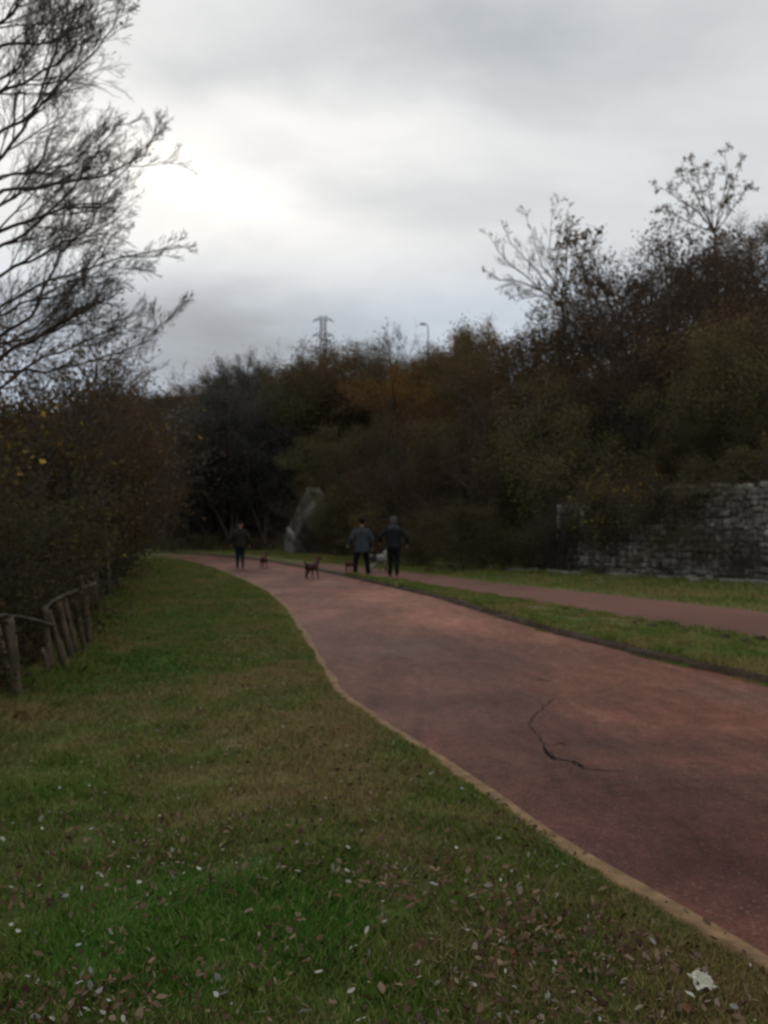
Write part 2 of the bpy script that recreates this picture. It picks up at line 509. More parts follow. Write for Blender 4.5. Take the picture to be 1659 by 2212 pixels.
# ------------------------------------------------------------------ plan of the place (x = f(y) for the edges of the paths)
Ledge = interp([(-20, 10.7), (0, 2.7), (3.31, 1.37), (4.45, .91), (5.46, .6), (6.55, .295), (7.98, -.2), (8.9, -.44), (11.1, -.77), (14.8, -1.33), (18.3, -1.9), (22.5, -2.75), (27, -3.9), (33, -5.6), (39, -7.5), (46, -10.1), (52, -12.8), (57, -18), (62, -28), (66, -40), (72, -62)])
Redge = interp([(-20, 15.5), (0, 7.2), (3.3, 5.9), (9.16, 3.78), (11.5, 3.05), (13.5, 2.5), (16.4, 1.95), (20.8, 1.1), (24.9, 0.0), (29.7, -1.3), (33.8, -2.5), (41.5, -4.9), (49.4, -8.1), (56.6, -12.6), (61, -20), (66, -32), (69, -42), (75, -66)])
Nedge = interp([(-20, 18.0), (3, 8.3), (12.2, 5.04), (13.8, 4.5), (16, 3.75), (22.2, 1.75), (25.5, .55), (28, -.5), (29.7, -1.05), (33.8, -2.2), (41.5, -4.55), (49.4, -7.7), (56.6, -12.2), (61, -19.5), (66, -31.5), (69, -41.5), (75, -65)])
Oedge = interp([(-20, 23), (3, 12.6), (16.9, 7.0), (19.6, 6.1), (21.8, 5.1), (25.6, 3.4), (29.8, 1.9), (32.2, .9), (40.7, -2.6), (48, -5.4), (55, -8.4), (60, -13.5), (65, -23), (69, -34), (75, -57)])
Hedge = interp([(-20, -3.6), (0, -3.0), (8.2, -3.25), (12, -3.95), (20, -5.8), (33, -9.0), (45, -13.3), (52, -17.5), (60, -34), (66, -55)])
FOOT = [(34, -20), (27, -2), (21.5, 9), (16.3, 17.6), (11.7, 25.4), (6.6, 32.6), (2.6, 37.0), (-.6, 42), (-2.4, 49), (-4.1, 55.5), (-4.6, 57.6), (-8.7, 60.6), (-17, 65), (-31, 71), (-60, 84), (-120, 100)]
FY = interp([(y, x) for x, y in FOOT])

def fracnoise(x, y, s, seed=0.0):
    """vectorised value noise"""
    x = np.asarray(x, float) / s + seed * 17.13
    y = np.asarray(y, float) / s + seed * 9.71
    xi, yi = np.floor(x), np.floor(y)
    xf, yf = x - xi, y - yi
    u, v = xf * xf * (3 - 2 * xf), yf * yf * (3 - 2 * yf)
    def h(a, b):
        t = np.sin(a * 127.1 + b * 311.7 + seed * 3.3) * 43758.5453
        return t - np.floor(t)
    return (h(xi, yi) * (1 - u) + h(xi + 1, yi) * u) * (1 - v) + (h(xi, yi + 1) * (1 - u) + h(xi + 1, yi + 1) * u) * v

def seg_dist(x, y, poly):
    best = np.full(np.shape(x), 1e9)
    for (ax, ay), (bx, by) in zip(poly[:-1], poly[1:]):
        dx, dy = bx - ax, by - ay
        t = np.clip(((x - ax) * dx + (y - ay) * dy) / (dx * dx + dy * dy), 0, 1)
        best = np.minimum(best, np.hypot(x - ax - t * dx, y - ay - t * dy))
    return best

def terrain(x, y):
    x = np.asarray(x, float); y = np.asarray(y, float)
    d = seg_dist(x, y, FOOT) * np.where(x > FY(y), 1, -1)
    near = smooth((36 - y) / 3.0)                    # stone wall section
    far = smooth((y - 51) / 2) * smooth((57.5 - y) / 1.5)
    h0 = 0.5 + 1.55 * near + 3.0 * far
    run = 3.0 - 2.2 * np.maximum(near, far)
    z = h0 * smooth((d - 0.35) / run)
    up = np.clip(d - 0.8, 0, None)
    z = z + np.where(up < 24, 0.46 * up, 0.46 * 24 + 5.0 * (1 - np.exp(-(up - 24) / 14)))
    z = z + smooth(d / 6) * (fracnoise(x, y, 5.0, 1) - 0.5) * 1.6
    # left of the fence the bank falls away
    dl = Hedge(y) - x
    z = z - np.where((dl > 0) & (y < 56), 1.3 * smooth((dl - 0.1) / 3.5), 0)
    # small unevenness of the turf, none under the paths
    m1 = smooth((Ledge(y) - 0.12 - x) / 0.6)
    m2 = smooth((x - Oedge(y) - 0.15) / 0.8)
    mk = np.maximum(m1, m2)
    z = z + mk * ((fracnoise(x, y, 1.3, 2) - 0.45) * 0.07 + (fracnoise(x, y, 0.35, 3) - 0.5) * 0.025)
    # far hill that carries the pylon
    z = z + 30 * np.exp(-(((x + 20) / 140) ** 2 + ((y - 310) / 90) ** 2))
    return z
def tz(x, y):
    return float(terrain(np.array([x]), np.array([y]))[0])

def axis(parts):
    out = []
    for a, b, s in parts:
        out.append(np.arange(a, b, s))
    return np.concatenate(out + [[parts[-1][1]]])
gx = axis([(-900, -200, 50), (-200, -60, 7), (-60, -16, 1.6), (-16, -5, 0.5), (-5, 4, 0.16), (4, 26, 0.5), (26, 60, 1.6), (60, 200, 7), (200, 900, 50)])
gy = axis([(-300, -40, 20), (-40, -4, 3), (-4, 1, 0.5), (1, 12, 0.16), (12, 66, 0.5), (66, 130, 1.6), (130, 420, 8), (420, 1500, 60)])
X, Y = np.meshgrid(gx, gy)
Z = terrain(X, Y)
V = np.stack([X.ravel(), Y.ravel(), Z.ravel()], axis=1)
nx, ny = len(gx), len(gy)
ii = (np.arange(ny - 1)[:, None] * nx + np.arange(nx - 1)[None, :]).ravel()
F = np.stack([ii, ii + 1, ii + nx + 1, ii + nx], axis=1)
ground = link('ground', mesh_np('ground', V, [F], [M['ground']], smooth=True))
tag(ground, kind='structure')

def strip(name, fa, fb, z, m, y0, y1, cols=8, step=0.25, wob=(0.0, 0.0), skirt=0.0):
    ys = np.arange(y0, y1, step)
    a = fa(ys) + (fracnoise(ys, 0 * ys, 0.5, 5) - 0.5) * wob[0] + (fracnoise(ys, 0 * ys, 0.13, 6) - 0.5) * wob[0] * 0.6
    b = fb(ys) + (fracnoise(ys, 0 * ys, 0.6, 7) - 0.5) * wob[1]
    t = np.linspace(0, 1, cols)
    XX = a[:, None] * (1 - t) + b[:, None] * t
    YY = np.repeat(ys[:, None], cols, 1)
    ZZ = np.full_like(XX, z)
    if skirt:
        ZZ[:, 0] = -0.03; XX[:, 0] -= 0.01
        XX[:, 1] = XX[:, 0] + 0.015
    V = np.stack([XX.ravel(), YY.ravel(), ZZ.ravel()], 1)
    i = (np.arange(len(ys) - 1)[:, None] * cols + np.arange(cols - 1)[None, :]).ravel()
    F = np.stack([i, i + 1, i + cols + 1, i + cols], 1)
    o = link(name, mesh_np(name, V, [F], [m], smooth=True))
    tag(o, kind='structure')
    return o
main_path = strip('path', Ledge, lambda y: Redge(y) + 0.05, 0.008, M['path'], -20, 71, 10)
side_path = strip('path', lambda y: Nedge(y) - 0.05, Oedge, 0.004, M['path2'], -20, 71, 8, 0.25, (0, 0.08))
edge_strip = strip('path_edging', lambda y: Ledge(y) - 0.07, lambda y: Ledge(y) + 0.04, 0.0125, M['edging'], -20, 50, 5, 0.03, (0.06, 0.05), 1)

# raised grass strip between the two paths, dark soil lip on its left side
ys = np.concatenate([np.arange(-20, 30, 0.1), np.arange(30, 70, 0.5)])
V = []; F = []; mi = []
for k, y in enumerate(ys):
    l = float(Redge(y)) + (fracnoise(y, 0, 0.7, 8) - 0.5) * 0.10 + (fracnoise(y, 0, 0.23, 18) - 0.5) * 0.07
    r = max(float(Nedge(y)) + (fracnoise(y, 0, 0.5, 9) - 0.5) * 0.12, l + 0.26)
    h = 0.08 + (fracnoise(y, 3, 0.4, 10) - 0.5) * 0.05
    wd = r - l
    prof = [(l - 0.02, 0.0), (l, h * 0.75), (l + 0.05, h), (l + 0.10, h + 0.006)]
    for t in (0.3, 0.5, 0.7, 0.88):
        prof.append((l + 0.10 + (wd - 0.14) * t, h + 0.006 + (0.03 * math.sin(math.pi * t) + (fracnoise(l + t * 3, y, 0.4, 11) - 0.5) * 0.03) * min(1, wd)))
    prof += [(r - 0.04, h * 0.6), (r, 0.0)]
    V += [(px, y, pz) for px, pz in prof]
K = 10
for k in range(len(ys) - 1):
    for j in range(K - 1):
        F.append((k * K + j, k * K + j + 1, (k + 1) * K + j + 1, (k + 1) * K + j))
        narrow = float(Nedge(ys[k]) - Redge(ys[k])) < 0.5
        mi.append(1 if j < 3 or narrow else 0)
median = link('grass_strip', mesh_np('grass_strip', V, [F], [M['ground'], M['soil']], mi, smooth=True))
tag(median, kind='structure')

# crack in the red surface
def gp(px, py, z=0.0):
    d = F2009 * (CAM_H - z) / (py - HPY)
    return Vector(((px - 829.5) * d / F2009, d, z))
def crack(pts, wmax, seed):
    rng = random.Random(seed)
    P = [gp(*p, 0.0) for p in pts]
    Q = []
    for a, b in zip(P[:-1], P[1:]):
        for i in range(7):
            q = a.lerp(b, i / 7)
            q += Vector((rng.uniform(-1, 1), rng.uniform(-1, 1), 0)) * 0.014
            Q.append(q)
    Q.append(P[-1])
    V = []; F = []
    n = len(Q)
    for i, q in enumerate(Q):
        t = (Q[min(i + 1, n - 1)] - Q[max(i - 1, 0)]).normalized()
        s = Vector((-t.y, t.x, 0))
        wv = wmax * (0.3 + 0.7 * math.sin(math.pi * (i + .5) / n)) * rng.uniform(0.5, 1.3)
        for sg in (-1, 1):
            p = q + s * wv * sg
            V.append((p.x, p.y, 0.012))
    for i in range(n - 1):
        F.append((2 * i, 2 * i + 1, 2 * i + 3, 2 * i + 2))
    o = link('crack', mesh_np('crack', V, [F], [M['crack']]), main_path)
    return o
crack([(1165, 1590), (1172, 1612), (1180, 1632), (1205, 1640), (1243, 1649), (1262, 1661), (1300, 1664), (1348, 1668)], 0.013, 3)
crack([(1176, 1618), (1192, 1636), (1200, 1642)], 0.024, 8)
crack([(1236, 1646), (1252, 1656)], 0.020, 12)
crack([(1180, 1612), (1210, 1606), (1222, 1612)], 0.008, 13)
crack([(1196, 1508), (1176, 1525), (1160, 1540), (1141, 1562), (1150, 1578), (1166, 1592)], 0.008, 5)
crack([(1150, 1462), (1172, 1470), (1195, 1474)], 0.010, 6)

# low kerb of pale stones in front of the retaining wall
def blocks_along(poly, length, height, thick, z0fn, rng, rows=1, gap=0.02, jitter=0.03, skip=0.0, htop=None):
    """rough stone blocks laid along a polyline, returned as a mesh in world space"""
    V = []; F = []
    segs = []
    tot = 0
    for a, b in zip(poly[:-1], poly[1:]):
        l = math.hypot(b[0] - a[0], b[1] - a[1])
        segs.append((tot, tot + l, a, b)); tot += l
    def at(s):
        for s0, s1, a, b in segs:
            if s <= s1 or s1 == tot:
                t = (s - s0) / (s1 - s0)
                tx, ty = (b[0] - a[0]) / (s1 - s0), (b[1] - a[1]) / (s1 - s0)
                return a[0] + (b[0] - a[0]) * t, a[1] + (b[1] - a[1]) * t, tx, ty
    z = 0.0
    for r in range(rows):
        hh = height * rng.uniform(0.8, 1.25)
        s = rng.uniform(0, length * 0.5)
        while s < tot - 0.1:
            L = length * rng.uniform(0.55, 1.5)
            e = min(s + L, tot)
            top = htop(0.5 * (s + e)) if htop else 99
            if z + hh * 0.6 < top and rng.random() > skip:
                x, y, tx, ty = at(0.5 * (s + e))
                nxx, nyy = -ty, tx            # towards the path
                out = rng.uniform(-jitter, jitter)
                hl = (e - s) / 2 - gap
                zb = z0fn(x, y) + z
                c = []
                for zz in (zb + gap, zb + hh):
                    for u, v in ((-1, 0), (1, 0), (1, 1), (-1, 1)):
                        j = lambda: rng.uniform(-1, 1) * gap * 1.2
                        oo = (thick if v else 0) + (out if v else 0)
                        c.append((x + tx * u * hl + nxx * oo + j(), y + ty * u * hl + nyy * oo + j(), zz + j()))
                b0 = len(V)
                V += c
                F += [tuple(b0 + i for i in f) for f in ((0, 3, 2, 1), (4, 5, 6, 7), (0, 1, 5, 4), (1, 2, 6, 5), (2, 3, 7, 6), (3, 0, 4, 7))]
            s = e
        z += hh
    return V, F, at, tot

rngw = random.Random(11)
kerb_line = [(24.5, 0.5), (15, 16.6), (10.15, 24.2), (8.1, 28.2), (5.9, 31.2), (3.9, 33.6)]
V, F, _, _ = blocks_along(kerb_line, 0.6, 0.2, 0.3, lambda x, y: tz(x, y) - 0.06, rngw, 1, 0.018, 0.06, 0.22)
kerb = link('stone_kerb', mesh_np('stone_kerb', V, [F], [plain('kerb_stone', (0.20, 0.19, 0.15), 0.95, 0.35, 6, 0.7)]))
tag(kerb, 'low row of pale stones half sunk in grass before the retaining wall', 'kerb')
bv = kerb.modifiers.new('b', 'BEVEL'); bv.width = 0.02; bv.segments = 1

# retaining wall of rough blocks
wall_line = [(21.3, 9.2), (16.2, 17.4), (11.6, 25.2), (6.3, 32.7)]
rngs = random.Random(5)
def wall_h(s):
    return 2.78 if s < 23.9 else 2.35
V, F, at, tot = blocks_along(wall_line, 0.25, 0.165, 0.34, lambda x, y: -0.05 + rngs.uniform(-.05, .05), rngs, 21, 0.010, 0.035, 0.03, lambda s: wall_h(s) + rngs.uniform(-.1, .15))
wall = empty('stone_wall', (11.6, 25.2, 0), 0, 'grey rough block retaining wall at the foot of the wooded slope', 'wall')
Vl = [(a - 11.6, b - 25.2, c) for a, b, c in V]
stones = link('stonework', mesh_np('stonework', Vl, [F], [M['stone']]), wall)
bv = stones.modifiers.new('b', 'BEVEL'); bv.width = 0.012; bv.segments = 1
V = []; F = []
ss = np.linspace(0, tot - 0.01, 60)
for s in ss:
    x, y, tx, ty = at(float(s))
    h = wall_h(float(s)) - 0.08
    for o_, z in ((0.24, -0.2), (0.24, h), (-0.5, h), (-0.5, -0.2)):
        V.append((x - ty * o_ - 11.6, y + tx * o_ - 25.2, z))
for i in range(59):
    for j in range(4):
        F.append((4 * i + j, 4 * i + (j + 1) % 4, 4 * i + 4 + (j + 1) % 4, 4 * i + 4 + j))
F.append((0, 1, 2, 3)); F.append((236 + 3, 236 + 2, 236 + 1, 236))
link('mortar_core', mesh_np('mortar_core', V, [F], [plain('mortar', (0.17, 0.155, 0.13), 0.95, 0.4, 3, 0.8)]), wall)

# leafless creepers hanging over the face of the wall
def creeper(s0, s1, n, drop, seed, label):
    rg = random.Random(seed)
    T = Tubes()
    lp = []
    for k in range(n):
        s = rg.uniform(s0, s1)
        x, y, tx, ty = at(s)
        nxx, nyy = -ty, tx
        h = wall_h(s) + rg.uniform(-.15, .2)
        L = drop * rg.uniform(.3, 1)
        p = Vector((x + nxx * .42, y + nyy * .42, h)); pts = [p + Vector((-nxx * .3, -nyy * .3, .12)), p]
        m_ = max(3, int(L / .16))
        for i in range(m_):
            a = rg.gauss(0, .05)
            p = p + Vector((tx * a + nxx * rg.gauss(0, .008), ty * a + nyy * rg.gauss(0, .008), -L / m_))
            if p.z < .06: break
            pts.append(p.copy()); lp.append(p.copy())
        T.add(pts, [rg.uniform(.004, .009)] * len(pts), 3, cap=False)
    Vt, q, t = T.arrays()
    nn = np.random.default_rng(seed)
    lp = np.array([tuple(p) for p in lp])
    P = lp[nn.integers(0, len(lp), n * 9)] + nn.normal(size=(n * 9, 3)) * .06
    Vl, Fl = leaf_arrays(P, nn.uniform(.03, .08, len(P)), nn)
    o = link('creeper', mesh_np('creeper', np.concatenate([Vt, Vl]), [q, t, Fl + len(Vt)], [M['bark'], M['L_mauve']], [0] * (len(q) + len(t)) + [1] * len(Fl)))
    tag(o, label, 'creeper')
creeper(14.2, 17.5, 60, 2.2, 1, 'dark brown creeper hanging down the right part of the stone wall')
creeper(22.6, 24.8, 90, 1.5, 2, 'thin creeper trailing over the step in the top of the stone wall')
creeper(24.9, 27.6, 150, 2.2, 3, 'brown creeper curtain over the left end of the stone wall')

# battered concrete wing wall beside the far bend
fw = empty('wing_wall', (-5.6, 57, 0), 0, 'leaning grey concrete wall end rising beside the far bend of the paths', 'wall')
V = []; F = []
wl = [(-5.9, 57.2), (-5.7, 56.6), (-5.5, 56.0), (-5.3, 55.4), (-5.1, 54.8)]
nr = 9
for k, (x, y) in enumerate(wl):
    for j in range(nr):
        t = j / (nr - 1)
        z = -0.2 + t * (4.25 - 0.25 * k)
        off = -0.25 + 1.4 * max(0, t - .3) / .7
        V.append((x + off + 5.6, y - 57 + 0.25 * t, z))
    V.append((x + 1.9 + 5.6, y - 57 + .25, -0.2 + (4.25 - 0.25 * k)))
    V.append((x + 1.9 + 5.6, y - 57 + .25, -0.4))
K = nr + 2
for k in range(len(wl) - 1):
    for j in range(K - 1):
        F.append((k * K + j, (k + 1) * K + j, (k + 1) * K + j + 1, k * K + j + 1))
wm = mesh_np('wall_body', V, [F, ], [M['concrete']])
bm = bmesh.new(); bm.from_mesh(wm)
bm.verts.ensure_lookup_table()
bm.faces.new([bm.verts[i] for i in range(K)]); bm.faces.new([bm.verts[(len(wl) - 1) * K + i] for i in reversed(range(K))])
bmesh.ops.recalc_face_normals(bm, faces=bm.faces); bm.to_mesh(wm); bm.free()
link('wall_body', wm, fw)
# pale sloping coping slab standing on the face of the wing wall
T = Tubes()
T.add([(-0.28, -0.35, 1.5), (0.0, -0.9, 1.3), (0.28, -1.45, 1.0), (0.42, -1.7, 0.75)], [(0.06, 0.10), (0.08, 0.12), (0.10, 0.12), (0.06, 0.08)], 7, ref=Vector((1, 0.4, 0)))
link('coping_slab', T.mesh('coping_slab', M['pale'], False), fw)

# ------------------------------------------------------------------ plants
rnd = random.Random(42)
def grow(T, tips, p, d, L, r, lvl, P, rng, Tc=None):
    """one branch and its children; T the trunk mesh, Tc the crown twigs"""
    n = max(2, P['seg'][min(lvl, len(P['seg']) - 1)])
    pts = [p.copy()]
    dd = d.normalized()
    for i in range(n):
        j = Vector((rng.gauss(0, 1), rng.gauss(0, 1), rng.gauss(0, 1))) * P['wob']
        dd = (dd + j + Vector((0, 0, P['up']))).normalized()
        pts.append(pts[-1] + dd * (L / n))
    rad = [max(P['rmin'], r * (1 - 0.72 * i / n)) for i in range(n + 1)]
    tgt = T if lvl <= P['trunk_lvl'] else Tc
    tgt.add(pts, rad, 6 if lvl == 0 else (4 if lvl == 1 else 3), cap=False)
    children(T, tips, pts, L, r, lvl, P, rng, Tc)
    return pts

def children(T, tips, pts, L, r, lvl, P, rng, Tc):
    n = len(pts) - 1
    if lvl >= P['lv']:
        for i in range(1, n + 1):
            tips.append(pts[i])
            tips.append(pts[i].lerp(pts[i - 1], 0.5))
        return
    k = P['kids'][min(lvl, len(P['kids']) - 1)]
    for c in range(k):
        t = P['t0'] + (1 - P['t0']) * (c + rng.random()) / k
        f = t * n
        i = min(int(f), n - 1)
        q = pts[i].lerp(pts[i + 1], f - i)
        ax = (pts[i + 1] - pts[i]).normalized()
        side = Vector((rng.gauss(0, 1), rng.gauss(0, 1), rng.gauss(0, .8)))
        side = (side - ax * side.dot(ax)).normalized()
        an = R_(rng.uniform(*P['ang']))
        nd = ax * math.cos(an) + side * math.sin(an)
        grow(T, tips, q, nd, L * P['ratio'] * rng.uniform(0.6, 1.15) * (1.1 - 0.45 * t), r * 0.55 * (1.1 - 0.6 * t), lvl + 1, P, rng, Tc)

BASE = dict(seg=[6, 4, 3, 2], wob=0.13, up=0.05, rmin=0.005, lv=3, kids=[8, 6, 5], t0=0.25, ang=(28, 62), ratio=0.5, trunk_lvl=0)

def plant_meshes(name, P, stems, leafm, nleaf, lsize, seed, clump=0.25, thick=1.0, extra=None):
    """returns (trunk mesh, crown mesh) of a plant standing on the origin"""
    rng = random.Random(seed)
    nr_ = np.random.default_rng(seed)
    T, Tc, tips = Tubes(), Tubes(), []
    for (dx, dy, dz, L, r) in stems:
        grow(T, tips, Vector((rng.uniform(-.1, .1), rng.uniform(-.1, .1), -0.3)), Vector((dx, dy, dz)), L, r * thick, 0, P, rng, Tc)
    tm = T.mesh(name + '_trunk', M['bark'])
    Vt, q, t = Tc.arrays()
    tp = np.array([tuple(v) for v in tips])
    if nleaf and len(tp):
        # leaves gather on some twigs and leave others bare
        keep = nr_.random(len(tp)) ** 2
        pk = keep / keep.sum()
        idx = nr_.choice(len(tp), nleaf, p=pk)
        Pp = tp[idx] + nr_.normal(size=(nleaf, 3)) * clump
        Pp = Pp[Pp[:, 2] > 0.02]
        Vl, Fl = leaf_arrays(Pp, nr_.uniform(0.6, 1.3, len(Pp)) * lsize, nr_)
    else:
        Vl, Fl = np.zeros((0, 3)), np.zeros((0, 4), int)
    Vall = np.concatenate([Vt, Vl]) if len(Vl) else Vt
    faces = [q, t]
    mi = [0] * (len(q) + len(t))
    if len(Fl):
        faces.append(Fl + len(Vt)); mi += [1] * len(Fl)
    cm = mesh_np(name + '_crown', Vall, faces, [M['bark'], leafm], mi)
    return tm, cm

def fan(n, lean, L, r, seed, up=1.0):
    rg = random.Random(seed)
    out = []
    for i in range(n):
        a = 2 * math.pi * (i + rg.random() * .7) / n
        l = lean * rg.uniform(0.3, 1.1)
        out.append((math.cos(a) * l, math.sin(a) * l, up, L * rg.uniform(0.75, 1.1), r * rg.uniform(.6, 1)))
    return out

def P_(**k):
    d = dict(BASE); d.update(k); return d

PROTO = {}
def proto(kind, h, *a, **k):
    PROTO.setdefault(kind, []).append((h,) + plant_meshes(kind, *a, **k))
# (kind, nominal height, params, stems, leaf material, leaves, leaf size, seed)
for s in (1, 2):
    proto('rust', 6.2, P_(), fan(4, .45, 5.2, .09, s), M['L_rust'], 9500, .10, s, clump=.22)
    proto('mauve', 6.2, P_(kids=[9, 7, 5], wob=.11), fan(5, .45, 5.4, .08, s + 10), M['L_mauve'], 7000, .075, s + 10, clump=.2)
    proto('olive', 6.0, P_(), fan(4, .5, 5.0, .09, s + 20), M['L_olive'], 10500, .095, s + 20, clump=.24)
    proto('dark', 9.0, P_(kids=[12, 6, 5], t0=.15, ratio=.33), fan(3, .16, 8.2, .13, s + 30), M['L_dark'], 14000, .11, s + 30, clump=.3)
    proto('orange', 6.2, P_(), fan(3, .4, 5.4, .09, s + 40), M['L_orange'], 7500, .09, s + 40, clump=.2)
proto('grey', 6.5, P_(kids=[9, 7, 6], wob=.10, up=.07), fan(3, .35, 5.8, .09, 51), M['L_grey'], 900, .10, 51, clump=.15)
proto('grey', 6.5, P_(kids=[9, 7, 6], wob=.10, up=.07), fan(4, .4, 5.6, .08, 52), M['L_mauve'], 700, .10, 52, clump=.15)
proto('airy', 5.2, P_(kids=[7, 5, 4], wob=.13), fan(4, .5, 4.5, .06, 61), M['L_rust'], 1500, .11, 61, clump=.07)
proto('airy', 5.2, P_(kids=[7, 5, 4], wob=.13), fan(5, .55, 4.3, .06, 62), M['L_mauve'], 1700, .11, 62, clump=.07)
# near shrubs of the hedge, finer leaves
for s in (1, 2):
    proto('hedge', 3.2, P_(kids=[7, 6, 5], rmin=.003, t0=.15), fan(6, .55, 2.9, .035, s + 70), M['L_hedge'], 9000, .062, s + 70, clump=.13)
    proto('gold', 3.2, P_(kids=[7, 6, 5], rmin=.003), fan(5, .5, 2.9, .035, s + 80), M['L_gold'], 4200, .062, s + 80, clump=.12)
    proto('twiggy', 3.4, P_(kids=[9, 8, 6], rmin=.0035, wob=.1, t0=.12), fan(7, .5, 3.1, .03, s + 90), M['L_mauve'], 2600, .05, s + 90, clump=.12)

def place(kind, name, x, y, h, label, cat, group=None, rz=None, lean=(0, 0), which=None, z=None, sxy=1.0):
    var = PROTO[kind]
    h0, tm, cm = var[rnd.randrange(len(var)) if which is None else which]
    s = h / h0
    e = empty(name, (x, y, tz(x, y) - 0.05 if z is None else z), rnd.uniform(0, 6.28) if rz is None else rz, label, cat, group)
    e.rotation_euler[0], e.rotation_euler[1] = lean
    e.scale = (s * sxy, s * sxy, s)
    link('trunk', tm, e)
    link('crown', cm, e)
    return e

skyline = interp([(-400, 900), (0, 860), (250, 850), (300, 838), (350, 826), (400, 822), (440, 797), (500, 780), (560, 772), (620, 768), (660, 752), (700, 748), (760, 748), (800, 732), (860, 724), (890, 738), (945, 745), (965, 700), (1000, 674), (1060, 656), (1130, 655), (1200, 660), (1260, 600), (1300, 578), (1350, 545), (1400, 522), (1450, 505), (1500, 500), (1560, 492), (1620, 475), (1659, 455), (1800, 420), (2200, 380)])
def to_px(x, y):
    return 829.5 + x / y * F2009
def to_py(y, z):
    return HPY - (z - CAM_H) / y * F2009

LAB = {
 'rust': ('rust brown leafed tree among the dense wood on the slope', 'russet trees on the slope', 'russet_tree'),
 'mauve': ('dull purplish brown twiggy tree among the dense wood on the slope', 'purplish brown trees on the slope', 'twiggy_tree'),
 'olive': ('olive green leafed tree among the dense wood on the slope', 'olive green trees on the slope', 'olive_leafed_tree'),
 'dark': ('tall blackish tree in the dark wood behind the far bend', 'tall dark trees behind the bend', 'dark_tree'),
 'orange': ('orange brown leafed tree rising along the wooded skyline', 'orange brown trees on the skyline', 'orange_tree'),
 'grey': ('grey leafless tree rising along the wooded skyline', 'grey bare trees on the skyline', 'bare_tree'),
 'airy': ('thin tree with loose leaf tufts along the hilltop skyline', 'thin tufted trees on the hilltop', 'thin_tree'),
}
def hill_kind(px, py, rg):
    r = rg.random()
    sk = float(skyline(px))
    if px < 630 and py > sk + 45:
        return 'dark' if r < .8 else 'mauve'
    if py < sk + 45:          # skyline
        if px < 640: return 'dark' if r < .72 else ('orange' if r < .85 else 'grey')
        if px < 930: return 'grey' if r < .4 else ('orange' if r < .65 else ('rust' if r < .85 else 'olive'))
        if px < 1080: return 'olive' if r < .55 else 'orange'
        return 'airy' if r < .2 else ('mauve' if r < .8 else 'rust')
    if px < 720: return 'olive' if r < .4 else 'mauve'
    if px > 1400 and 800 < py < 1080: return 'olive' if r < .65 else 'rust'
    if r < .3: return 'olive'
    return 'mauve' if r < .62 else ('rust' if r < .92 else 'olive')

rh = random.Random(77)
placed = []
def try_tree(x, y, dmin, hmin, hmax, special=None):
    px = to_px(x, y)
    if px < 180 or px > 1820: return
    if 600 < px < 705 and 44 < y < 58.5: return
    if 590 < px < 650 and y < 66: return
    if any((x - a) ** 2 + (y - b) ** 2 < dmin * dmin for a, b in placed): return
    g = tz(x, y)
    lim = CAM_H + (HPY - float(skyline(px))) / F2009 * y
    h = min(rh.uniform(hmin, hmax), (lim - g) * rh.uniform(0.93, 1.01))
    if h < 2.2: return
    placed.append((x, y))
    py = to_py(y, g + h)
    k = special or hill_kind(px, py, rh)
    l, gr, nm = LAB[k]
    place(k, nm, x, y, h, l, 'tree', gr, lean=(rh.uniform(-.1, .1), rh.uniform(-.1, .1)), sxy=rh.uniform(1.0, 1.25))

# rows up the slope, following its foot
def foot_pt(s, off):
    """point at arc length s along the foot line, off metres up the slope"""
    acc = 0
    for (ax, ay), (bx, by) in zip(FOOT[:-1], FOOT[1:]):
        l = math.hypot(bx - ax, by - ay)
        if s <= acc + l:
            t = (s - acc) / l
            tx, ty = (bx - ax) / l, (by - ay) / l
            return ax + (bx - ax) * t + ty * off, ay + (by - ay) * t - tx * off
        acc += l
    return None
for off, st, hmn, hmx in ((1.8, 2.6, 3.6, 6.0), (4.6, 3.2, 4.5, 7.0), (8.2, 3.6, 4.5, 7.0), (12.3, 3.9, 5.0, 7.0), (16.8, 4.2, 4.5, 6.8), (21.5, 4.5, 5, 7), (26.5, 4.8, 5.5, 8)):
    s = 22 + rh.uniform(0, 2)
    while s < 150:
        p = foot_pt(s, off + rh.uniform(-1, 1))
        if p:
            x, y = p
            if off < 3 and y < 34:
                pass
            elif y > 57 and x < -5:
                try_tree(x, y, 2.4, 7.5, 10.5)
            else:
                big = off > 11 and to_px(x, y) > 1180
                try_tree(x, y, 2.3, hmn + (3.5 if big else 0), hmx + (4 if big else 0))
        s += st * rh.uniform(0.8, 1.2)
# dark wood straight ahead
for i in range(26):
    px = rh.uniform(270, 660)
    y = rh.uniform(61, 78)
    x = (px - 829.5) * y / F2009
    if x > float(FY(y)) + 1 :
        try_tree(x, y, 2.0, 9, 13, 'dark')

# more trees of the wood at the back of the slope, below the pylon and the lamp
for px in range(635, 1010, 19):
    y = rh.uniform(66, 88)
    x = (px + rh.uniform(-7, 7) - 829.5) * y / F2009
    try_tree(x, y, 1.2, 6.5, 11.5)

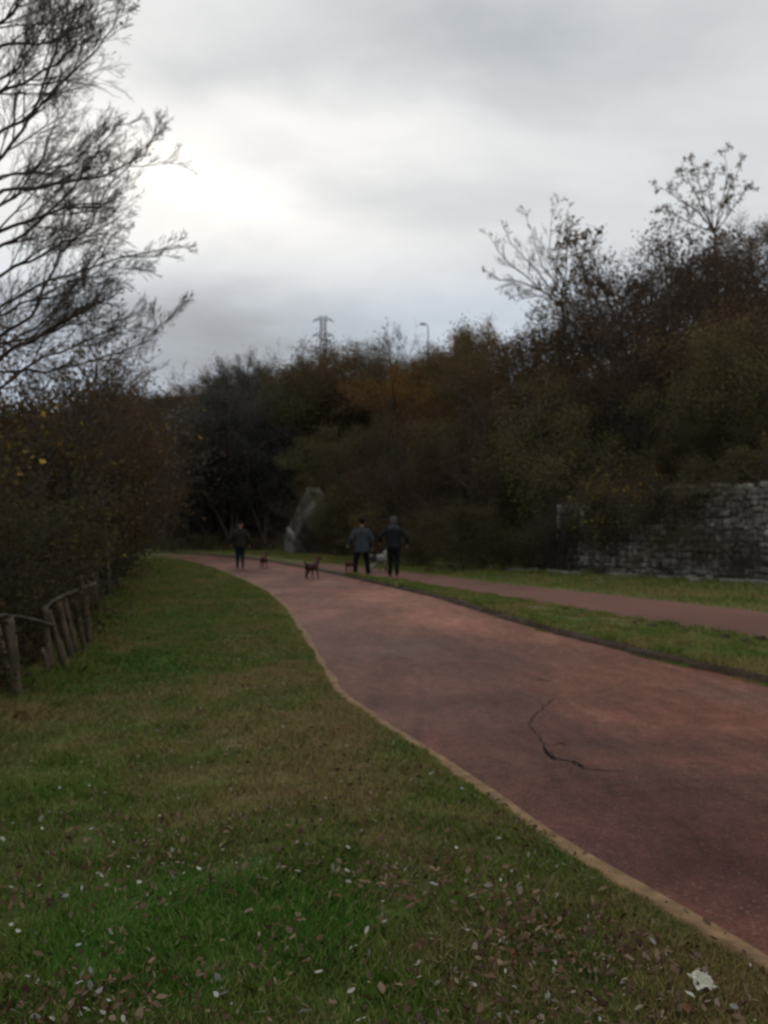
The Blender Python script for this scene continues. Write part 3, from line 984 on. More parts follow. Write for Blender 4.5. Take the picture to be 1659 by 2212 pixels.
# trees that stand out
def P3(px, py, d):
    return Vector(((px - 829.5) * d / F2009, d, CAM_H + (HPY - py) * d / F2009))
def limb_tree(name, base, limbs, P, leafm, nleaf, lsize, seed, label, r0, trunk_pts=None, clump=.06, leafpow=3, rt=0.12, jit=0.6):
    """a tree whose main limbs follow given 3D courses; twigs grow from them"""
    rng = random.Random(seed); nr_ = np.random.default_rng(seed)
    T, Tc, tips = Tubes(), Tubes(), []
    b = Vector(base)
    if trunk_pts:
        tp = [Vector(q) - b for q in trunk_pts]
        T.add(tp, [rt * (1 - .5 * i / len(tp)) for i in range(len(tp))], 8, cap=True)
    for li, limb in enumerate(limbs):
        pts = []
        for a, c in zip(limb[:-1], limb[1:]):
            for i in range(3):
                q = a.lerp(c, i / 3)
                q += Vector((rng.uniform(-1, 1), rng.uniform(-1, 1), rng.uniform(-1, 1))) * (c - a).length * 0.035
                pts.append(q - b)
        pts.append(limb[-1] - b)
        n = len(pts)
        rr = r0 * rng.uniform(.75, 1.1)
        T.add(pts, [max(P['rmin'], rr * (1 - .85 * i / n)) for i in range(n)], 6, cap=False)
        L = sum((pts[i + 1] - pts[i]).length for i in range(n - 1))
        PP = dict(P)
        k = P['kids'][0]
        for c in range(k):
            t = 0.18 + 0.82 * (c + rng.random()) / k
            f = t * (n - 1); i = min(int(f), n - 2)
            q = pts[i].lerp(pts[i + 1], f - i)
            ax = (pts[i + 1] - pts[i]).normalized()
            side = Vector((rng.gauss(0, 1), rng.gauss(0, 1), rng.gauss(0, 1)))
            side = (side - ax * side.dot(ax)).normalized()
            an = R_(rng.uniform(*P['ang']))
            grow(T, tips, q, ax * math.cos(an) + side * math.sin(an), P['L1'] * rng.uniform(.5, 1.2) * (1.2 - .9 * t), rr * .45 * (1.1 - .6 * t), 1, PP, rng, Tc)
    e = empty(name, base, 0, label, 'tree')
    link('trunk', T.mesh(name + '_trunk', M['bark']), e)
    Vt, q, t = Tc.arrays()
    tp = np.array([tuple(v) for v in tips])
    Vl, Fl = np.zeros((0, 3)), np.zeros((0, 4), int)
    if nleaf:
        kp = nr_.random(len(tp)) ** leafpow; kp /= kp.sum()
        Pp = tp[nr_.choice(len(tp), nleaf, p=kp)] + nr_.normal(size=(nleaf, 3)) * clump
        Vl, Fl = leaf_arrays(Pp, nr_.uniform(.6, 1.3, nleaf) * lsize, nr_)
    link('crown', mesh_np(name + '_crown', np.concatenate([Vt, Vl]), [q, t, Fl + len(Vt)], [M['bark'], leafm], [0] * (len(q) + len(t)) + [1] * len(Fl)), e)
    return e

# spreading bare tree on the ridge (pixel courses in the zoomed crop, one depth of about 56 m with its own spread)
def rc(x, y, d=56, dd=0):
    return P3(813 + x * .5098, 271 + y * .5098, d + dd)
bx, by = (1213 - 829.5) * 56 / F2009, 56.0
base_r = (bx, by, tz(bx, by) - .2)
rb = rc(792, 770)
limbs = [[rb, rc(700, 690, dd=-.6), rc(600, 655, dd=-1), rc(520, 650, dd=-1.4), rc(455, 600, dd=-2)],
         [rb, rc(690, 680, dd=.5), rc(590, 600, dd=.9), rc(520, 530, dd=1.2), rc(470, 450, dd=1.6)],
         [rb, rc(740, 690, dd=-.3), rc(660, 590, dd=-.8), rc(580, 500, dd=-1.2), rc(530, 390, dd=-1.5)],
         [rb, rc(760, 670, dd=.4), rc(690, 560, dd=1), rc(660, 430, dd=1.5), rc(620, 335, dd=1.8)],
         [rb, rc(775, 660, dd=-.5), rc(735, 520, dd=-.8), rc(745, 400, dd=-1.3), rc(775, 285, dd=-1.5)],
         [rb, rc(800, 640, dd=.6), rc(812, 520, dd=1), rc(805, 420, dd=1.2), rc(815, 350, dd=1.6)],
         [rb, rc(795, 640, dd=-.6), rc(765, 580, dd=-1.2), rc(790, 450, dd=-2), rc(860, 390, dd=-2.4)],
         [rb, rc(815, 680, dd=.2), rc(850, 600, dd=.8), rc(880, 520, dd=1.5), rc(905, 450, dd=2)],
         [rb, rc(700, 720), rc(620, 730, dd=.5), rc(560, 700, dd=1)]]
Pl = P_(lv=3, kids=[12, 6, 4], L1=1.5, rmin=.0065, ratio=.55, ang=(18, 48), seg=[5, 4, 3, 2], up=.06, wob=.09, t0=.2)
limb_tree('spreading_bare_tree', base_r, limbs, Pl, M['L_mauve'], 420, .11, 4,
          'leafless tree fanning its bare limbs above the ridge, against the sky', .05, [base_r, tuple(rc(800, 850)), tuple(rb)], rt=.11)
# leaf tufted tree at the hilltop right
bx, by = (1548 - 829.5) * 50 / F2009, 50.0
base_r = (bx, by, tz(bx, by) - .2)
rb = rc(1440, 450, 50)
limbs = [[rb, rc(1360, 350, 50, -.4), rc(1270, 290, 50, -.8), rc(1180, 238, 50, -1)],
         [rb, rc(1380, 320, 50, .5), rc(1330, 220, 50, .9), rc(1300, 140, 50, 1.3)],
         [rb, rc(1400, 330, 50, -.5), rc(1370, 220, 50, -1), rc(1345, 130, 50, -1.3)],
         [rb, rc(1425, 340, 50, .4), rc(1420, 230, 50, .9), rc(1400, 150, 50, 1.4)],
         [rb, rc(1470, 330, 50, -.3), rc(1495, 220, 50, -.8), rc(1490, 70, 50, -1.1)],
         [rb, rc(1480, 330, 50, .5), rc(1520, 230, 50, .9), rc(1560, 130, 50, 1.4)],
         [rb, rc(1500, 370, 50, -.4), rc(1550, 300, 50, -1), rc(1600, 235, 50, -1.6)],
         [rb, rc(1330, 400, 50, .4), rc(1250, 360, 50, .8), rc(1195, 350, 50, 1)]]
limb_tree('tufted_tree', base_r, limbs, P_(lv=3, kids=[7, 4, 3], L1=1.1, rmin=.008, ratio=.55, ang=(20, 55), seg=[5, 3, 3, 2], t0=.3), M['L_rust'], 1500, .13, 9,
          'tallest tree on the hilltop with dark leaf tufts at its branch ends', .045, [base_r, tuple(rc(1445, 540, 50)), tuple(rb)], rt=.09, clump=.09, leafpow=6)
# marked skyline trees
def sky_tree(kind, px, py, d, label, name, sxy=1.1, hmax=9):
    x = (px - 829.5) * d / F2009
    g = tz(x, d)
    h = CAM_H + (HPY - py) * d / F2009 - g
    z = None
    if h > hmax: pass
    return place(kind, name, x, d, max(h, 3), label, 'tree', None, sxy=sxy)
sky_tree('orange', 703, 742, 82, 'bright orange brown tree crown just below the pylon', 'orange_tree', 0.75)
sky_tree('olive', 1000, 685, 64, 'yellowish green tree bulging on the skyline right of the street lamp', 'olive_leafed_tree', .6)
sky_tree('grey', 640, 742, 80, 'pale grey bare tree on the skyline left of the pylon', 'bare_tree', .8)
sky_tree('dark', 562, 757, 84, 'small pointed dark tree top on the skyline above the dark wood', 'dark_tree', .6)
sky_tree('grey', 868, 712, 76, 'feathery grey tree on the skyline left of the street lamp', 'bare_tree', .5)
sky_tree('orange', 470, 782, 80, 'orange brown tree at the left end of the wooded skyline', 'orange_tree', .9)
sky_tree('airy', 1385, 470, 52, 'thin dark tufted tree between the two tall hilltop trees', 'thin_tree', 1.1)
sky_tree('airy', 1310, 492, 54, 'thin tufted tree beside the fanning bare tree on the ridge', 'thin_tree', .9)
sky_tree('airy', 1640, 415, 46, 'thin tufted tree at the right edge of the hilltop', 'thin_tree', 1.1)
# fallen dead branch showing darker on the slope
T = Tubes()
a, b = P3(1376, 855, 33.5), P3(1462, 945, 32)
T.add([a, a.lerp(b, .35) + Vector((.12, 0, .10)), a.lerp(b, .7) + Vector((-.06, 0, .03)), b], [.012, .022, .035, .045], 6)
T.add([a.lerp(b, .4), a.lerp(b, .15) + Vector((.5, 0, .35))], [.025, .008], 5)
o = link('dead_branch', T.mesh('dead_branch', M['crack']))
tag(o, 'dark dead branch slanting down through the brush above the stone wall', 'branch')

# shrubs: at the wall, at the foot of the slope, by the bend
def shrub(kind, px, py, d, label, name, sxy=1.2, group=None, top=True):
    x = (px - 829.5) * d / F2009
    g = tz(x, d)
    h = CAM_H + (HPY - py) * d / F2009 - g
    return place(kind, name, x, d, max(h, .35), label, 'shrub', group, sxy=sxy)
for i, (px, py, d, kind, label) in enumerate([
    (1000, 1075, 32.5, 'hedge', 'near black bushy shrub at the foot of the slope beside the right path'),
    (1590, 1150, 25.6, 'twiggy', 'reddish brown twiggy bush against the right part of the stone wall'),
    (1300, 1215, 29.4, 'hedge', 'small dark green bush in front of the row of pale stones'),
    (1170, 1120, 33.2, 'twiggy', 'brown twiggy bush covering the left end of the stone wall'),
    (1100, 1130, 33.5, 'hedge', 'green brown bush between the black shrub and the stone wall'),
    (900, 1120, 36.5, 'hedge', 'low green shrub behind the walker in the black jacket'),
    (735, 1115, 48, 'hedge', 'grey green shrub growing against the leaning concrete wall'),
    (745, 1035, 50, 'gold', 'brown shrub hanging over the leaning concrete wall'),
    (800, 1100, 41, 'twiggy', 'brown twiggy shrub at the slope foot right of the leaning wall'),
    (820, 1080, 39.5, 'gold', 'russet shrub on the slope foot behind the two walkers'),
    (1320, 1010, 31.5, 'gold', 'orange brown bush hanging over the low part of the stone wall'),
    (1215, 1085, 32.0, 'twiggy', 'dark twiggy bush swallowing the left end of the stone wall'),
    (1240, 1045, 32.8, 'twiggy', 'dark red twiggy bush hanging over the wall left of the orange bush'),
    (1470, 985, 29.6, 'hedge', 'green bush growing on top of the stone wall at the step'),
    (1580, 960, 28.6, 'hedge', 'olive bush on top of the stone wall near its right end'),
    (1660, 930, 28.0, 'gold', 'yellowish bush on top of the stone wall at the picture edge'),
    (1540, 880, 31.5, 'hedge', 'large green brown bush on the slope above the stone wall'),
    (1640, 860, 30.5, 'hedge', 'large olive bush on the slope at the right picture edge'),
    (1450, 930, 32.0, 'hedge', 'green brown bush on the slope above the step of the wall'),
    (674, 1064, 54.4, 'twiggy', 'brown twiggy bush leaning on the right side of the concrete wall'),
    (725, 1045, 53.5, 'gold', 'brown bush hiding the right side of the leaning concrete wall'),
    (712, 1120, 53.0, 'hedge', 'green brown shrub at the near foot of the leaning concrete wall'),
    (1500, 1020, 28.6, 'hedge', 'small green bush spilling over the top of the stone wall near its right end'),
    (1625, 1005, 27.0, 'twiggy', 'brown bush spilling over the wall top at the picture edge'),
    (440, 1150, 60, 'hedge', 'low grey green shrub behind the far bend'),
    (375, 1165, 56, 'gold', 'small orange shrub at the far left bend of the path'),
    (540, 1150, 60, 'hedge', 'dark green shrub behind the lone walker'),
]):
    shrub(kind, px, py, d, label, 'shrub', 1.5 if i in (0, 4, 5, 13, 14) else 1.25)

# hedge thicket on the left bank
hl = [('hedge', 'mixed green brown shrub in the tangled hedge on the bank', 'green brown shrubs of the hedge'),
      ('gold', 'golden brown shrub in the tangled hedge on the bank', 'golden brown shrubs of the hedge'),
      ('twiggy', 'purplish twiggy shrub in the tangled hedge on the bank', 'purplish twiggy shrubs of the hedge')]
rg = random.Random(21)
for (y, off, kk, topy) in [(9.6, 1.3, 0, 1010), (10.2, 2.6, 2, 880), (11.2, 1.2, 2, 1000), (12.0, 2.5, 1, 860), (12.8, 1.1, 0, 1020), (13.8, 2.2, 1, 850),
                           (14.8, 1.1, 2, 1040), (15.6, 2.7, 0, 850), (16.8, 1.2, 1, 1000), (18, 2.4, 1, 840), (19.3, 1.2, 0, 1010), (20.8, 2.6, 2, 840),
                           (22.5, 1.2, 2, 1020), (24.0, 2.6, 1, 846), (26, 1.3, 0, 1010), (28, 2.6, 1, 836), (30, 1.3, 1, 960), (33, 2.0, 2, 846),
                           (36.5, 1.6, 0, 900), (40, 2.0, 1, 880), (44.5, 1.8, 2, 900), (49, 2.6, 0, 900), (8.6, 1.9, 2, 930), (7.9, 1.6, 0, 960),
                           (13, 4.5, 0, 835), (17, 4.6, 2, 838), (22, 5, 1, 835), (10.5, 4.3, 1, 850)]:
    x = float(Hedge(y)) - off
    k, l, gr = hl[kk]
    h = CAM_H + (HPY - topy) / F2009 * y - tz(x, y)
    place(k, 'hedge_shrub', x, y, h, l, 'shrub', gr, sxy=1.0 if h > 4 else 1.25)
# taller trees standing behind the hedge
for (px, py, d, kind, lb) in [(45, 720, 17, 'orange', 'orange brown small tree behind the hedge under the big bare tree'),
                              (185, 700, 24, 'grey', 'purplish bare tree behind the hedge, below the lowest long limb'),
                              (55, 690, 16, 'grey', 'leftmost grey bare tree behind the hedge under the big limbs'),
                              (140, 725, 18, 'grey', 'grey bare tree behind the hedge between the leftmost one and the open sky'),
                              (262, 748, 28, 'grey', 'slender grey bare tree behind the hedge at the edge of the open sky'),
                              (110, 740, 20, 'rust', 'rust brown tree just behind the hedge left of the gap in the skyline'),
                              (310, 818, 52, 'rust', 'rust tipped tree where the hedge meets the far skyline'),
                              (255, 800, 34, 'mauve', 'purplish tree at the back of the hedge'),
                              (360, 815, 62, 'mauve', 'brown tree standing at the far bend behind the end of the hedge')]:
    x = (px - 829.5) * d / F2009
    g = tz(x, d)
    place(kind, 'hedgerow_tree', x, d, CAM_H + (HPY - py) * d / F2009 - g, lb, 'tree', sxy=.85)
# young pale stems at the end of the fence
for (px, pb, pt, d) in [(234, 1294, 1160, 19.5), (208, 1300, 1150, 18.5)]:
    a, b = P3(px, pb, d), P3(px - 4, pt, d)
    a.z = tz(a.x, a.y) - .1
    T = Tubes()
    T.add([a, a.lerp(b, .5) + Vector((.03, 0, 0)), b, b + Vector((-.1, 0, .9))], [.05, .04, .035, .015], 7)
    for k in range(5):
        q = b + Vector((0, 0, .15 * k))
        T.add([q, q + Vector((rg.uniform(-.4, .4), rg.uniform(-.3, .3), .4))], [.012, .004], 4)
    o = link('sapling', T.mesh('sapling', M['twigsoil']))
    tag(o, 'left of two pale slender stems past the end of the fence' if px < 220 else 'right of two pale slender stems past the end of the fence', 'sapling', 'pale slender stems')

# the big bare tree on the left, trunk just outside the picture
tb = (-7.4, 11.6, tz(-7.4, 11.6) - .2)
tk = [Vector(tb), Vector((-7.3, 11.6, .8)), Vector((-7.2, 11.5, 2.6)), Vector((-7.3, 11.4, 4.6)), Vector((-7.1, 11.5, 7)), Vector((-7.2, 11.3, 9.5))]
def L_(z, *pp):
    d0 = pp[0][2]
    start = Vector((-7.2, 11.5, z))
    return [start] + [P3(a, b, d) for a, b, d in pp]
limbs = [L_(2.3, (0, 655, 11), (99, 609, 10.8), (257, 558, 10.6), (395, 530, 10.4)),
         L_(1.9, (-20, 800, 12), (100, 800, 12.3), (206, 776, 12.6), (266, 759, 12.8), (326, 729, 13), (385, 655, 13.2)),
         L_(1.8, (0, 768, 10.5), (103, 712, 10.3), (180, 669, 10.2), (240, 640, 10)),
         L_(2.2, (0, 720, 12), (64, 686, 12), (103, 600, 12.2), (129, 545, 12.2), (189, 485, 12.4), (240, 386, 12.6), (325, 300, 12.8)),
         L_(3.6, (0, 405, 11), (86, 401, 11), (142, 388, 11.2), (227, 377, 11.3), (309, 326, 11.4), (330, 285, 11.5)),
         L_(3.8, (0, 377, 12.5), (86, 365, 12.5), (160, 345, 12.6), (230, 270, 12.8)),
         L_(4.4, (0, 275, 11), (69, 240, 11), (120, 180, 11), (184, 120, 11), (240, 51, 11), (250, 17, 11)),
         L_(5.6, (0, 88, 11.6), (69, 86, 11.5), (124, 77, 11.4), (150, 47, 11.3), (197, 0, 11.3)),
         L_(4.0, (0, 330, 10), (60, 250, 10), (111, 103, 10), (140, 20, 10)),
         L_(3.0, (-20, 540, 12), (50, 500, 12), (130, 430, 12), (200, 330, 12.2), (255, 250, 12.4)),
         L_(3.0, (-20, 500, 10), (60, 470, 10), (150, 440, 10), (240, 430, 10.2)),
         L_(2.6, (-20, 600, 10.4), (60, 560, 10.4), (140, 520, 10.4), (220, 500, 10.4)),
         L_(5.0, (-30, 180, 12), (30, 140, 12), (80, 60, 12), (90, -40, 12)),
         L_(2.1, (-20, 760, 13), (80, 700, 13.2), (170, 600, 13.4), (280, 470, 13.6)),
         L_(6.0, (-40, 60, 10.5), (20, 20, 10.5), (60, -60, 10.5)),
         L_(2.0, (-20, 690, 11.5), (80, 640, 11.6), (170, 600, 11.8), (250, 590, 12)),
         L_(1.8, (-20, 740, 10.6), (70, 730, 10.6), (150, 700, 10.8), (235, 700, 11)),
         L_(2.8, (-30, 450, 11.4), (30, 420, 11.4), (90, 330, 11.5), (120, 240, 11.6)),
         L_(4.6, (-30, 200, 10.4), (40, 170, 10.4), (120, 130, 10.4), (180, 60, 10.5)),
         L_(1.9, (-20, 850, 11), (90, 770, 11), (200, 730, 11), (290, 690, 11.2))]
Pb = P_(lv=4, kids=[12, 7, 5, 3], L1=1.1, rmin=.0018, ratio=.6, ang=(14, 40), seg=[6, 5, 4, 3, 2], up=.05, wob=.065, t0=.15)
limb_tree('big_bare_tree', tb, limbs, Pb, M['L_rust'], 220, .045, 15, 'big leafless tree reaching its long limbs into the sky from the left', .027,
          tk, rt=.2, clump=.04, leafpow=4)

# ------------------------------------------------------------------ undergrowth on the slope and bank (nobody could count it)
nr = np.random.default_rng(8)
def scatter_under(n, sel, hfun, size, seed):
    pass
pts = []
n = 90000
yy = nr.uniform(12, 85, n); ox = nr.exponential(9, n)
xx = FY(yy) + 0.9 + ox
zz = terrain(xx, yy) + nr.uniform(0, 1, n) ** 1.6 * (0.25 + 1.1 * fracnoise(xx, yy, 2.2, 14))
pxs = 829.5 + xx / yy * F2009
ok = (pxs > 250) & (pxs < 1800) & (xx < 42)
P1_ = np.stack([xx, yy, zz], 1)[ok]
Vl, Fl = leaf_arrays(P1_, nr.uniform(.09, .2, len(P1_)), nr)
mi = (fracnoise(P1_[:, 0], P1_[:, 1], 4.0, 15) + nr.uniform(-.2, .2, len(P1_)) > .55).astype(int)
o = link('undergrowth', mesh_np('undergrowth', Vl, [Fl], [M['L_mauve'], M['L_olive']], mi))
tag(o, 'brown and olive brush covering the slope under the trees', 'undergrowth', kind='stuff')
n = 60000
yy = 7 + 45 * nr.random(n) ** 1.4
dd = 0.15 + nr.exponential(1.6, n)
xx = Hedge(yy) - dd
zz = terrain(xx, yy) + nr.uniform(0, 1, n) ** 1.3 * np.clip(.25 + dd * .9, 0, 1.9) * (0.35 + fracnoise(xx, yy, 1.0, 16))
P2_ = np.stack([xx, yy, zz], 1)
Vl, Fl = leaf_arrays(P2_, nr.uniform(.035, .08, n) * (1 + yy / 40), nr)
mi = (nr.random(n) > .6).astype(int)
o = link('undergrowth', mesh_np('undergrowth', Vl, [Fl], [M['L_hedge'], M['L_mauve']], mi))
tag(o, 'dark weeds and brush along the bank behind the fence', 'undergrowth', kind='stuff')

# ------------------------------------------------------------------ grass
def blades(P, h, wd, seed):
    r = np.random.default_rng(seed)
    n = len(P)
    a = r.uniform(0, 2 * np.pi, n)
    lean = r.normal(0, .45, (n, 2))
    s = np.stack([np.cos(a), np.sin(a), 0 * a], 1) * wd[:, None]
    tip = P + np.stack([lean[:, 0] * h, lean[:, 1] * h, h], 1)
    mid = P + np.stack([lean[:, 0] * h * .3, lean[:, 1] * h * .3, h * .6], 1)
    V = np.stack([P - s, P + s, mid + s * .7, tip, mid - s * .7], 1).reshape(-1, 3)
    F = np.arange(5 * n, dtype=np.int32).reshape(-1, 5)
    return V, F
allV, allF, off = [], [], 0
def add_blades(x, y, z, h, wd, seed):
    global off
    V, F = blades(np.stack([x, y, z], 1), h, wd, seed)
    allV.append(V); allF.append(F + off); off += len(V)
n = 330000
yy = 2.3 * np.exp(nr.uniform(0, 1, n) * math.log(46 / 2.3))
xx = np.where(yy < 8, -yy * .45, Hedge(yy)) - .2
lo = np.maximum(xx, Hedge(yy) - .3)
hi = Ledge(yy) + (fracnoise(yy, 0 * yy, .12, 40) - .55) * .05 + (fracnoise(yy, 0 * yy, .5, 41) - .5) * .05 - .05
xx = lo + (hi - lo) * nr.random(n)
clump = fracnoise(xx, yy, .22, 21)
keep = nr.random(n) < (.35 + .65 * clump)
xx, yy, clump = xx[keep], yy[keep], clump[keep]
edge = smooth((Ledge(yy) - xx) / .35) * .6 + .4
h = (.018 + .045 * clump * nr.uniform(.5, 1.2, len(xx))) * edge * (1 + .02 * yy)
h *= 1 + 1.6 * smooth(1 - (xx - Hedge(yy)) / .7)
add_blades(xx, yy, terrain(xx, yy) - .004, h, nr.uniform(.0016, .0034, len(xx)) * (1 + yy / 9), 22)
# denser short grass along the path edge
n = 45000
yy = 2.3 * np.exp(nr.uniform(0, 1, n) * math.log(14 / 2.3))
hi = Ledge(yy) + (fracnoise(yy, 0 * yy, .12, 40) - .55) * .05 + (fracnoise(yy, 0 * yy, .5, 41) - .5) * .05 - .05
xx = hi - nr.exponential(.16, n)
add_blades(xx, yy, terrain(xx, yy) - .004, nr.uniform(.012, .042, n), nr.uniform(.0016, .0034, n) * (1 + yy / 9), 43)
# median strip
n = 60000
yy = 5.5 * np.exp(nr.uniform(0, 1, n) * math.log(30 / 5.5))
l, r = Redge(yy) + .11 * fracnoise(yy, 0 * yy, .35, 42) - .02, Nedge(yy) - .05
t = nr.random(n)
xx = l + (r - l) * t
ok = (r - l > .15)
xx, yy, t = xx[ok], yy[ok], t[ok]
cl = fracnoise(xx, yy, .3, 23)
add_blades(xx, yy, np.full(len(xx), .085), (.03 + .06 * cl) * (.7 + .6 * nr.random(len(xx))), nr.uniform(.002, .004, len(xx)) * (1 + yy / 9), 24)
# grass beyond the right path
n = 70000
yy = 14 + 46 * nr.random(n)
l = Oedge(yy) + .05
r = np.minimum(FY(yy) + .4, l + 6)
xx = l + (r - l) * nr.random(n)
cl = fracnoise(xx, yy, .5, 25)
add_blades(xx, yy, terrain(xx, yy) - .005, (.05 + .12 * cl) * (.6 + .7 * nr.random(n)) * (.45 + .55 * smooth((xx - l) / 1.2)), nr.uniform(.003, .007, n) * (1 + yy / 30), 26)
# moss and tufts rooted along the lip of the strip
n = 5000
yy = nr.uniform(8.5, 15, n)
xx = Redge(yy) - .02 - nr.exponential(.03, n)
ok = fracnoise(yy, 0 * yy, .8, 27) > .55
add_blades(xx[ok], yy[ok], np.full(ok.sum(), .008), nr.uniform(.01, .03, ok.sum()), nr.uniform(.003, .006, ok.sum()), 28)
o = link('grass', mesh_np('grass', np.concatenate(allV), [np.concatenate(allF)], [M['blade']]))
tag(o, 'short autumn grass on the verges and between the paths', 'grass', kind='stuff')

# dark clods on the far side of the strip
T = Tubes()
rg = random.Random(9)
for k in range(46):
    px = rg.choice([1390, 1440, 1480, 1560, 1350, 1250, 1620]) + rg.gauss(0, 16)
    y = F2009 * CAM_H / (1140.5 * 0 + (1335 + (px - 1300) * .17 + rg.uniform(4, 22)) - HPY)
    x = (px - 829.5) * y / F2009
    s = rg.uniform(.02, .06)
    T.add([(x, y, .08), (x, y, .085 + s), (x + s * .3, y, .09 + s * 1.3)], [s, s * .9, s * .4], 6)
o = link('soil_clods', T.mesh('soil_clods', M['soil'], False))
tag(o, 'dark clods and weed clumps along the far edge of the grass strip', 'soil', kind='stuff')

# ------------------------------------------------------------------ fallen leaves
n = 90000
yy = 2.4 * np.exp(nr.uniform(0, 1, n) * math.log(22 / 2.4))
lo = np.maximum(-yy * .45, Hedge(yy))
hi = Ledge(yy) - .03
xx = lo + (hi - lo) * nr.random(n)
dens = fracnoise(xx, yy, .8, 31) * .6 + fracnoise(xx, yy, .3, 32) * .4
heap = np.exp(-(((xx - .55) / .42) ** 2 + ((yy - 3.35) / .55) ** 2)) + .9 * np.exp(-(((xx + 1.1) / .5) ** 2 + ((yy - 3.0) / .25) ** 2)) + .5 * np.exp(-(((xx - .15) / .25) ** 2 + ((yy - 4.2) / .4) ** 2))
keep = nr.random(n) < np.clip((dens - .40) * 1.6, 0, 1) * .5 + .03 + heap * .8
xx, yy = xx[keep], yy[keep]
Pq = np.stack([xx, yy, terrain(xx, yy) + nr.uniform(.02, .055, len(xx))], 1)
Vl, Fl = hexleaf_arrays(Pq, nr.uniform(.1, 1, len(xx)) ** 3 * .040 + .009, nr, flat=.2)
mi = (nr.random(len(xx)) < .05).astype(int)
o = link('fallen_leaves', mesh_np('fallen_leaves', Vl, [Fl], [M['L_litter'], M['L_pale']], mi))
tag(o, 'brown and grey leaf litter strewn over the near grass', 'leaf litter', kind='stuff')

def leaf_mesh(name, m, seed, lobed=True):
    """a curled lobed leaf, about 1 unit long"""
    rg = random.Random(seed)
    out = []
    N = 14
    for i in range(N):
        a = 2 * math.pi * i / N
        r = .5 * (1.0 if i % 2 == 0 else .68) * (1 - .25 * abs(math.sin(a))) * rg.uniform(.85, 1.1)
        x, y = r * math.cos(a), r * math.sin(a) * .85
        out.append((x, y, .35 * y * y + .25 * x * x * rg.uniform(.6, 1.4)))
    V = out + [(0, 0, 0)]
    F = [(i, (i + 1) % N, N) for i in range(N)]
    me = mesh_np(name, V, [F], [m])
    return me
LM = [leaf_mesh('pale_leaf', M['L_pale'], s) for s in (1, 2, 3)]
rg = random.Random(33)
def put_leaf(me, px, py, size, name, label, cat='leaf', group=None, z=None):
    p = gp(px, py, .035)
    zz = (tz(p.x, p.y) + .035) if z is None else z
    o = link(name, me)
    o.location = (p.x, p.y, zz)
    o.rotation_euler = (rg.uniform(-.5, .5), rg.uniform(-.5, .5), rg.uniform(0, 6.28))
    o.scale = (size * .72,) * 3
    return tag(o, label, cat, group)
known = [(350, 1864, .07), (432, 1870, .045), (750, 1880, .045), (660, 2067, .055), (985, 1830, .045), (612, 1575, .05), (810, 1775, .045), (388, 1716, .04),
         (132, 1688, .04), (95, 1775, .04), (45, 1995, .05), (90, 1893, .04), (265, 1955, .035), (1105, 1878, .045), (1215, 1862, .035), (280, 1860, .03),
         (900, 2085, .055), (1075, 1808, .05), (1010, 2010, .04), (710, 1915, .035), (470, 2150, .045), (560, 2190, .045), (30, 1980, .04), (570, 1902, .03),
         (515, 2003, .03), (175, 2030, .045), (240, 2155, .04), (120, 2190, .05), (340, 2195, .05), (1080, 1900, .03), (180, 1600, .035), (70, 1640, .035),
         (40, 1700, .03), (300, 1640, .03), (230, 1700, .03), (500, 1700, .03), (430, 1640, .03), (110, 1740, .04), (190, 1760, .03), (690, 2100, .05),
         (760, 2140, .05), (830, 1990, .04), (1150, 2080, .05), (1180, 2150, .05), (1020, 2130, .05), (930, 2030, .04), (600, 1880, .03), (30, 1580, .035),
         (110, 1545, .035), (320, 1480, .035), (1005, 1900, .03), (20, 1760, .035)]
for (px, py, s) in known:
    put_leaf(rg.choice(LM), px, py, s, 'pale_leaf', 'small pale curled leaf lying in the near grass', 'leaf', 'pale leaves scattered in the near grass')
for i in range(60):
    px, py = rg.uniform(0, 620), 1480 + rg.random() ** 1.2 * 420
    if py < 1500 + (210 - px) * .1: continue
    put_leaf(rg.choice(LM), px, py, rg.uniform(.016, .032), 'pale_leaf', 'small pale curled leaf lying in the near grass', 'leaf', 'pale leaves scattered in the near grass')
put_leaf(LM[0], 1215, 1522, .035, 'pale_leaf', 'pale leaf lying on the red path just past the crack', z=.018)
put_leaf(LM[1], 875, 1548, .03, 'pale_leaf', 'tiny pale leaf on the red path near the sandy edge', z=.018)
put_leaf(LM[2], 1141, 1357, .04, 'pale_leaf', 'pale leaf on the red path against the dark lip of the grass strip', z=.018)
ly = leaf_mesh('yellow_leaf', M['L_yel'], 5)
put_leaf(ly, 1534, 2131, .038, 'yellow_leaf', 'yellow leaf beside the crumpled white paper')
put_leaf(ly, 419, 2264 / 1.0 - 400, .02, 'yellow_leaf', 'tiny yellow leaf in the grass by the long pale leaf')
lr = leaf_mesh('orange_leaf', M['L_red'], 6)
for px, py, lb in [(1373 * .6777 + 0, 1700, 'orange leaf in the middle of the grass verge'), (1450 * .6777, 1790, 'orange leaf in the grass beside the sandy path edge'),
               (270, 1582, 'reddish leaf in the grass near the fence'), (1165, 2030, 'bright orange leaf among the heap of grey leaves'),
               (1240, 2008, 'orange brown leaf in the grass near the path edge, lower right')]:
    put_leaf(lr, px, py, .035, 'orange_leaf', lb)

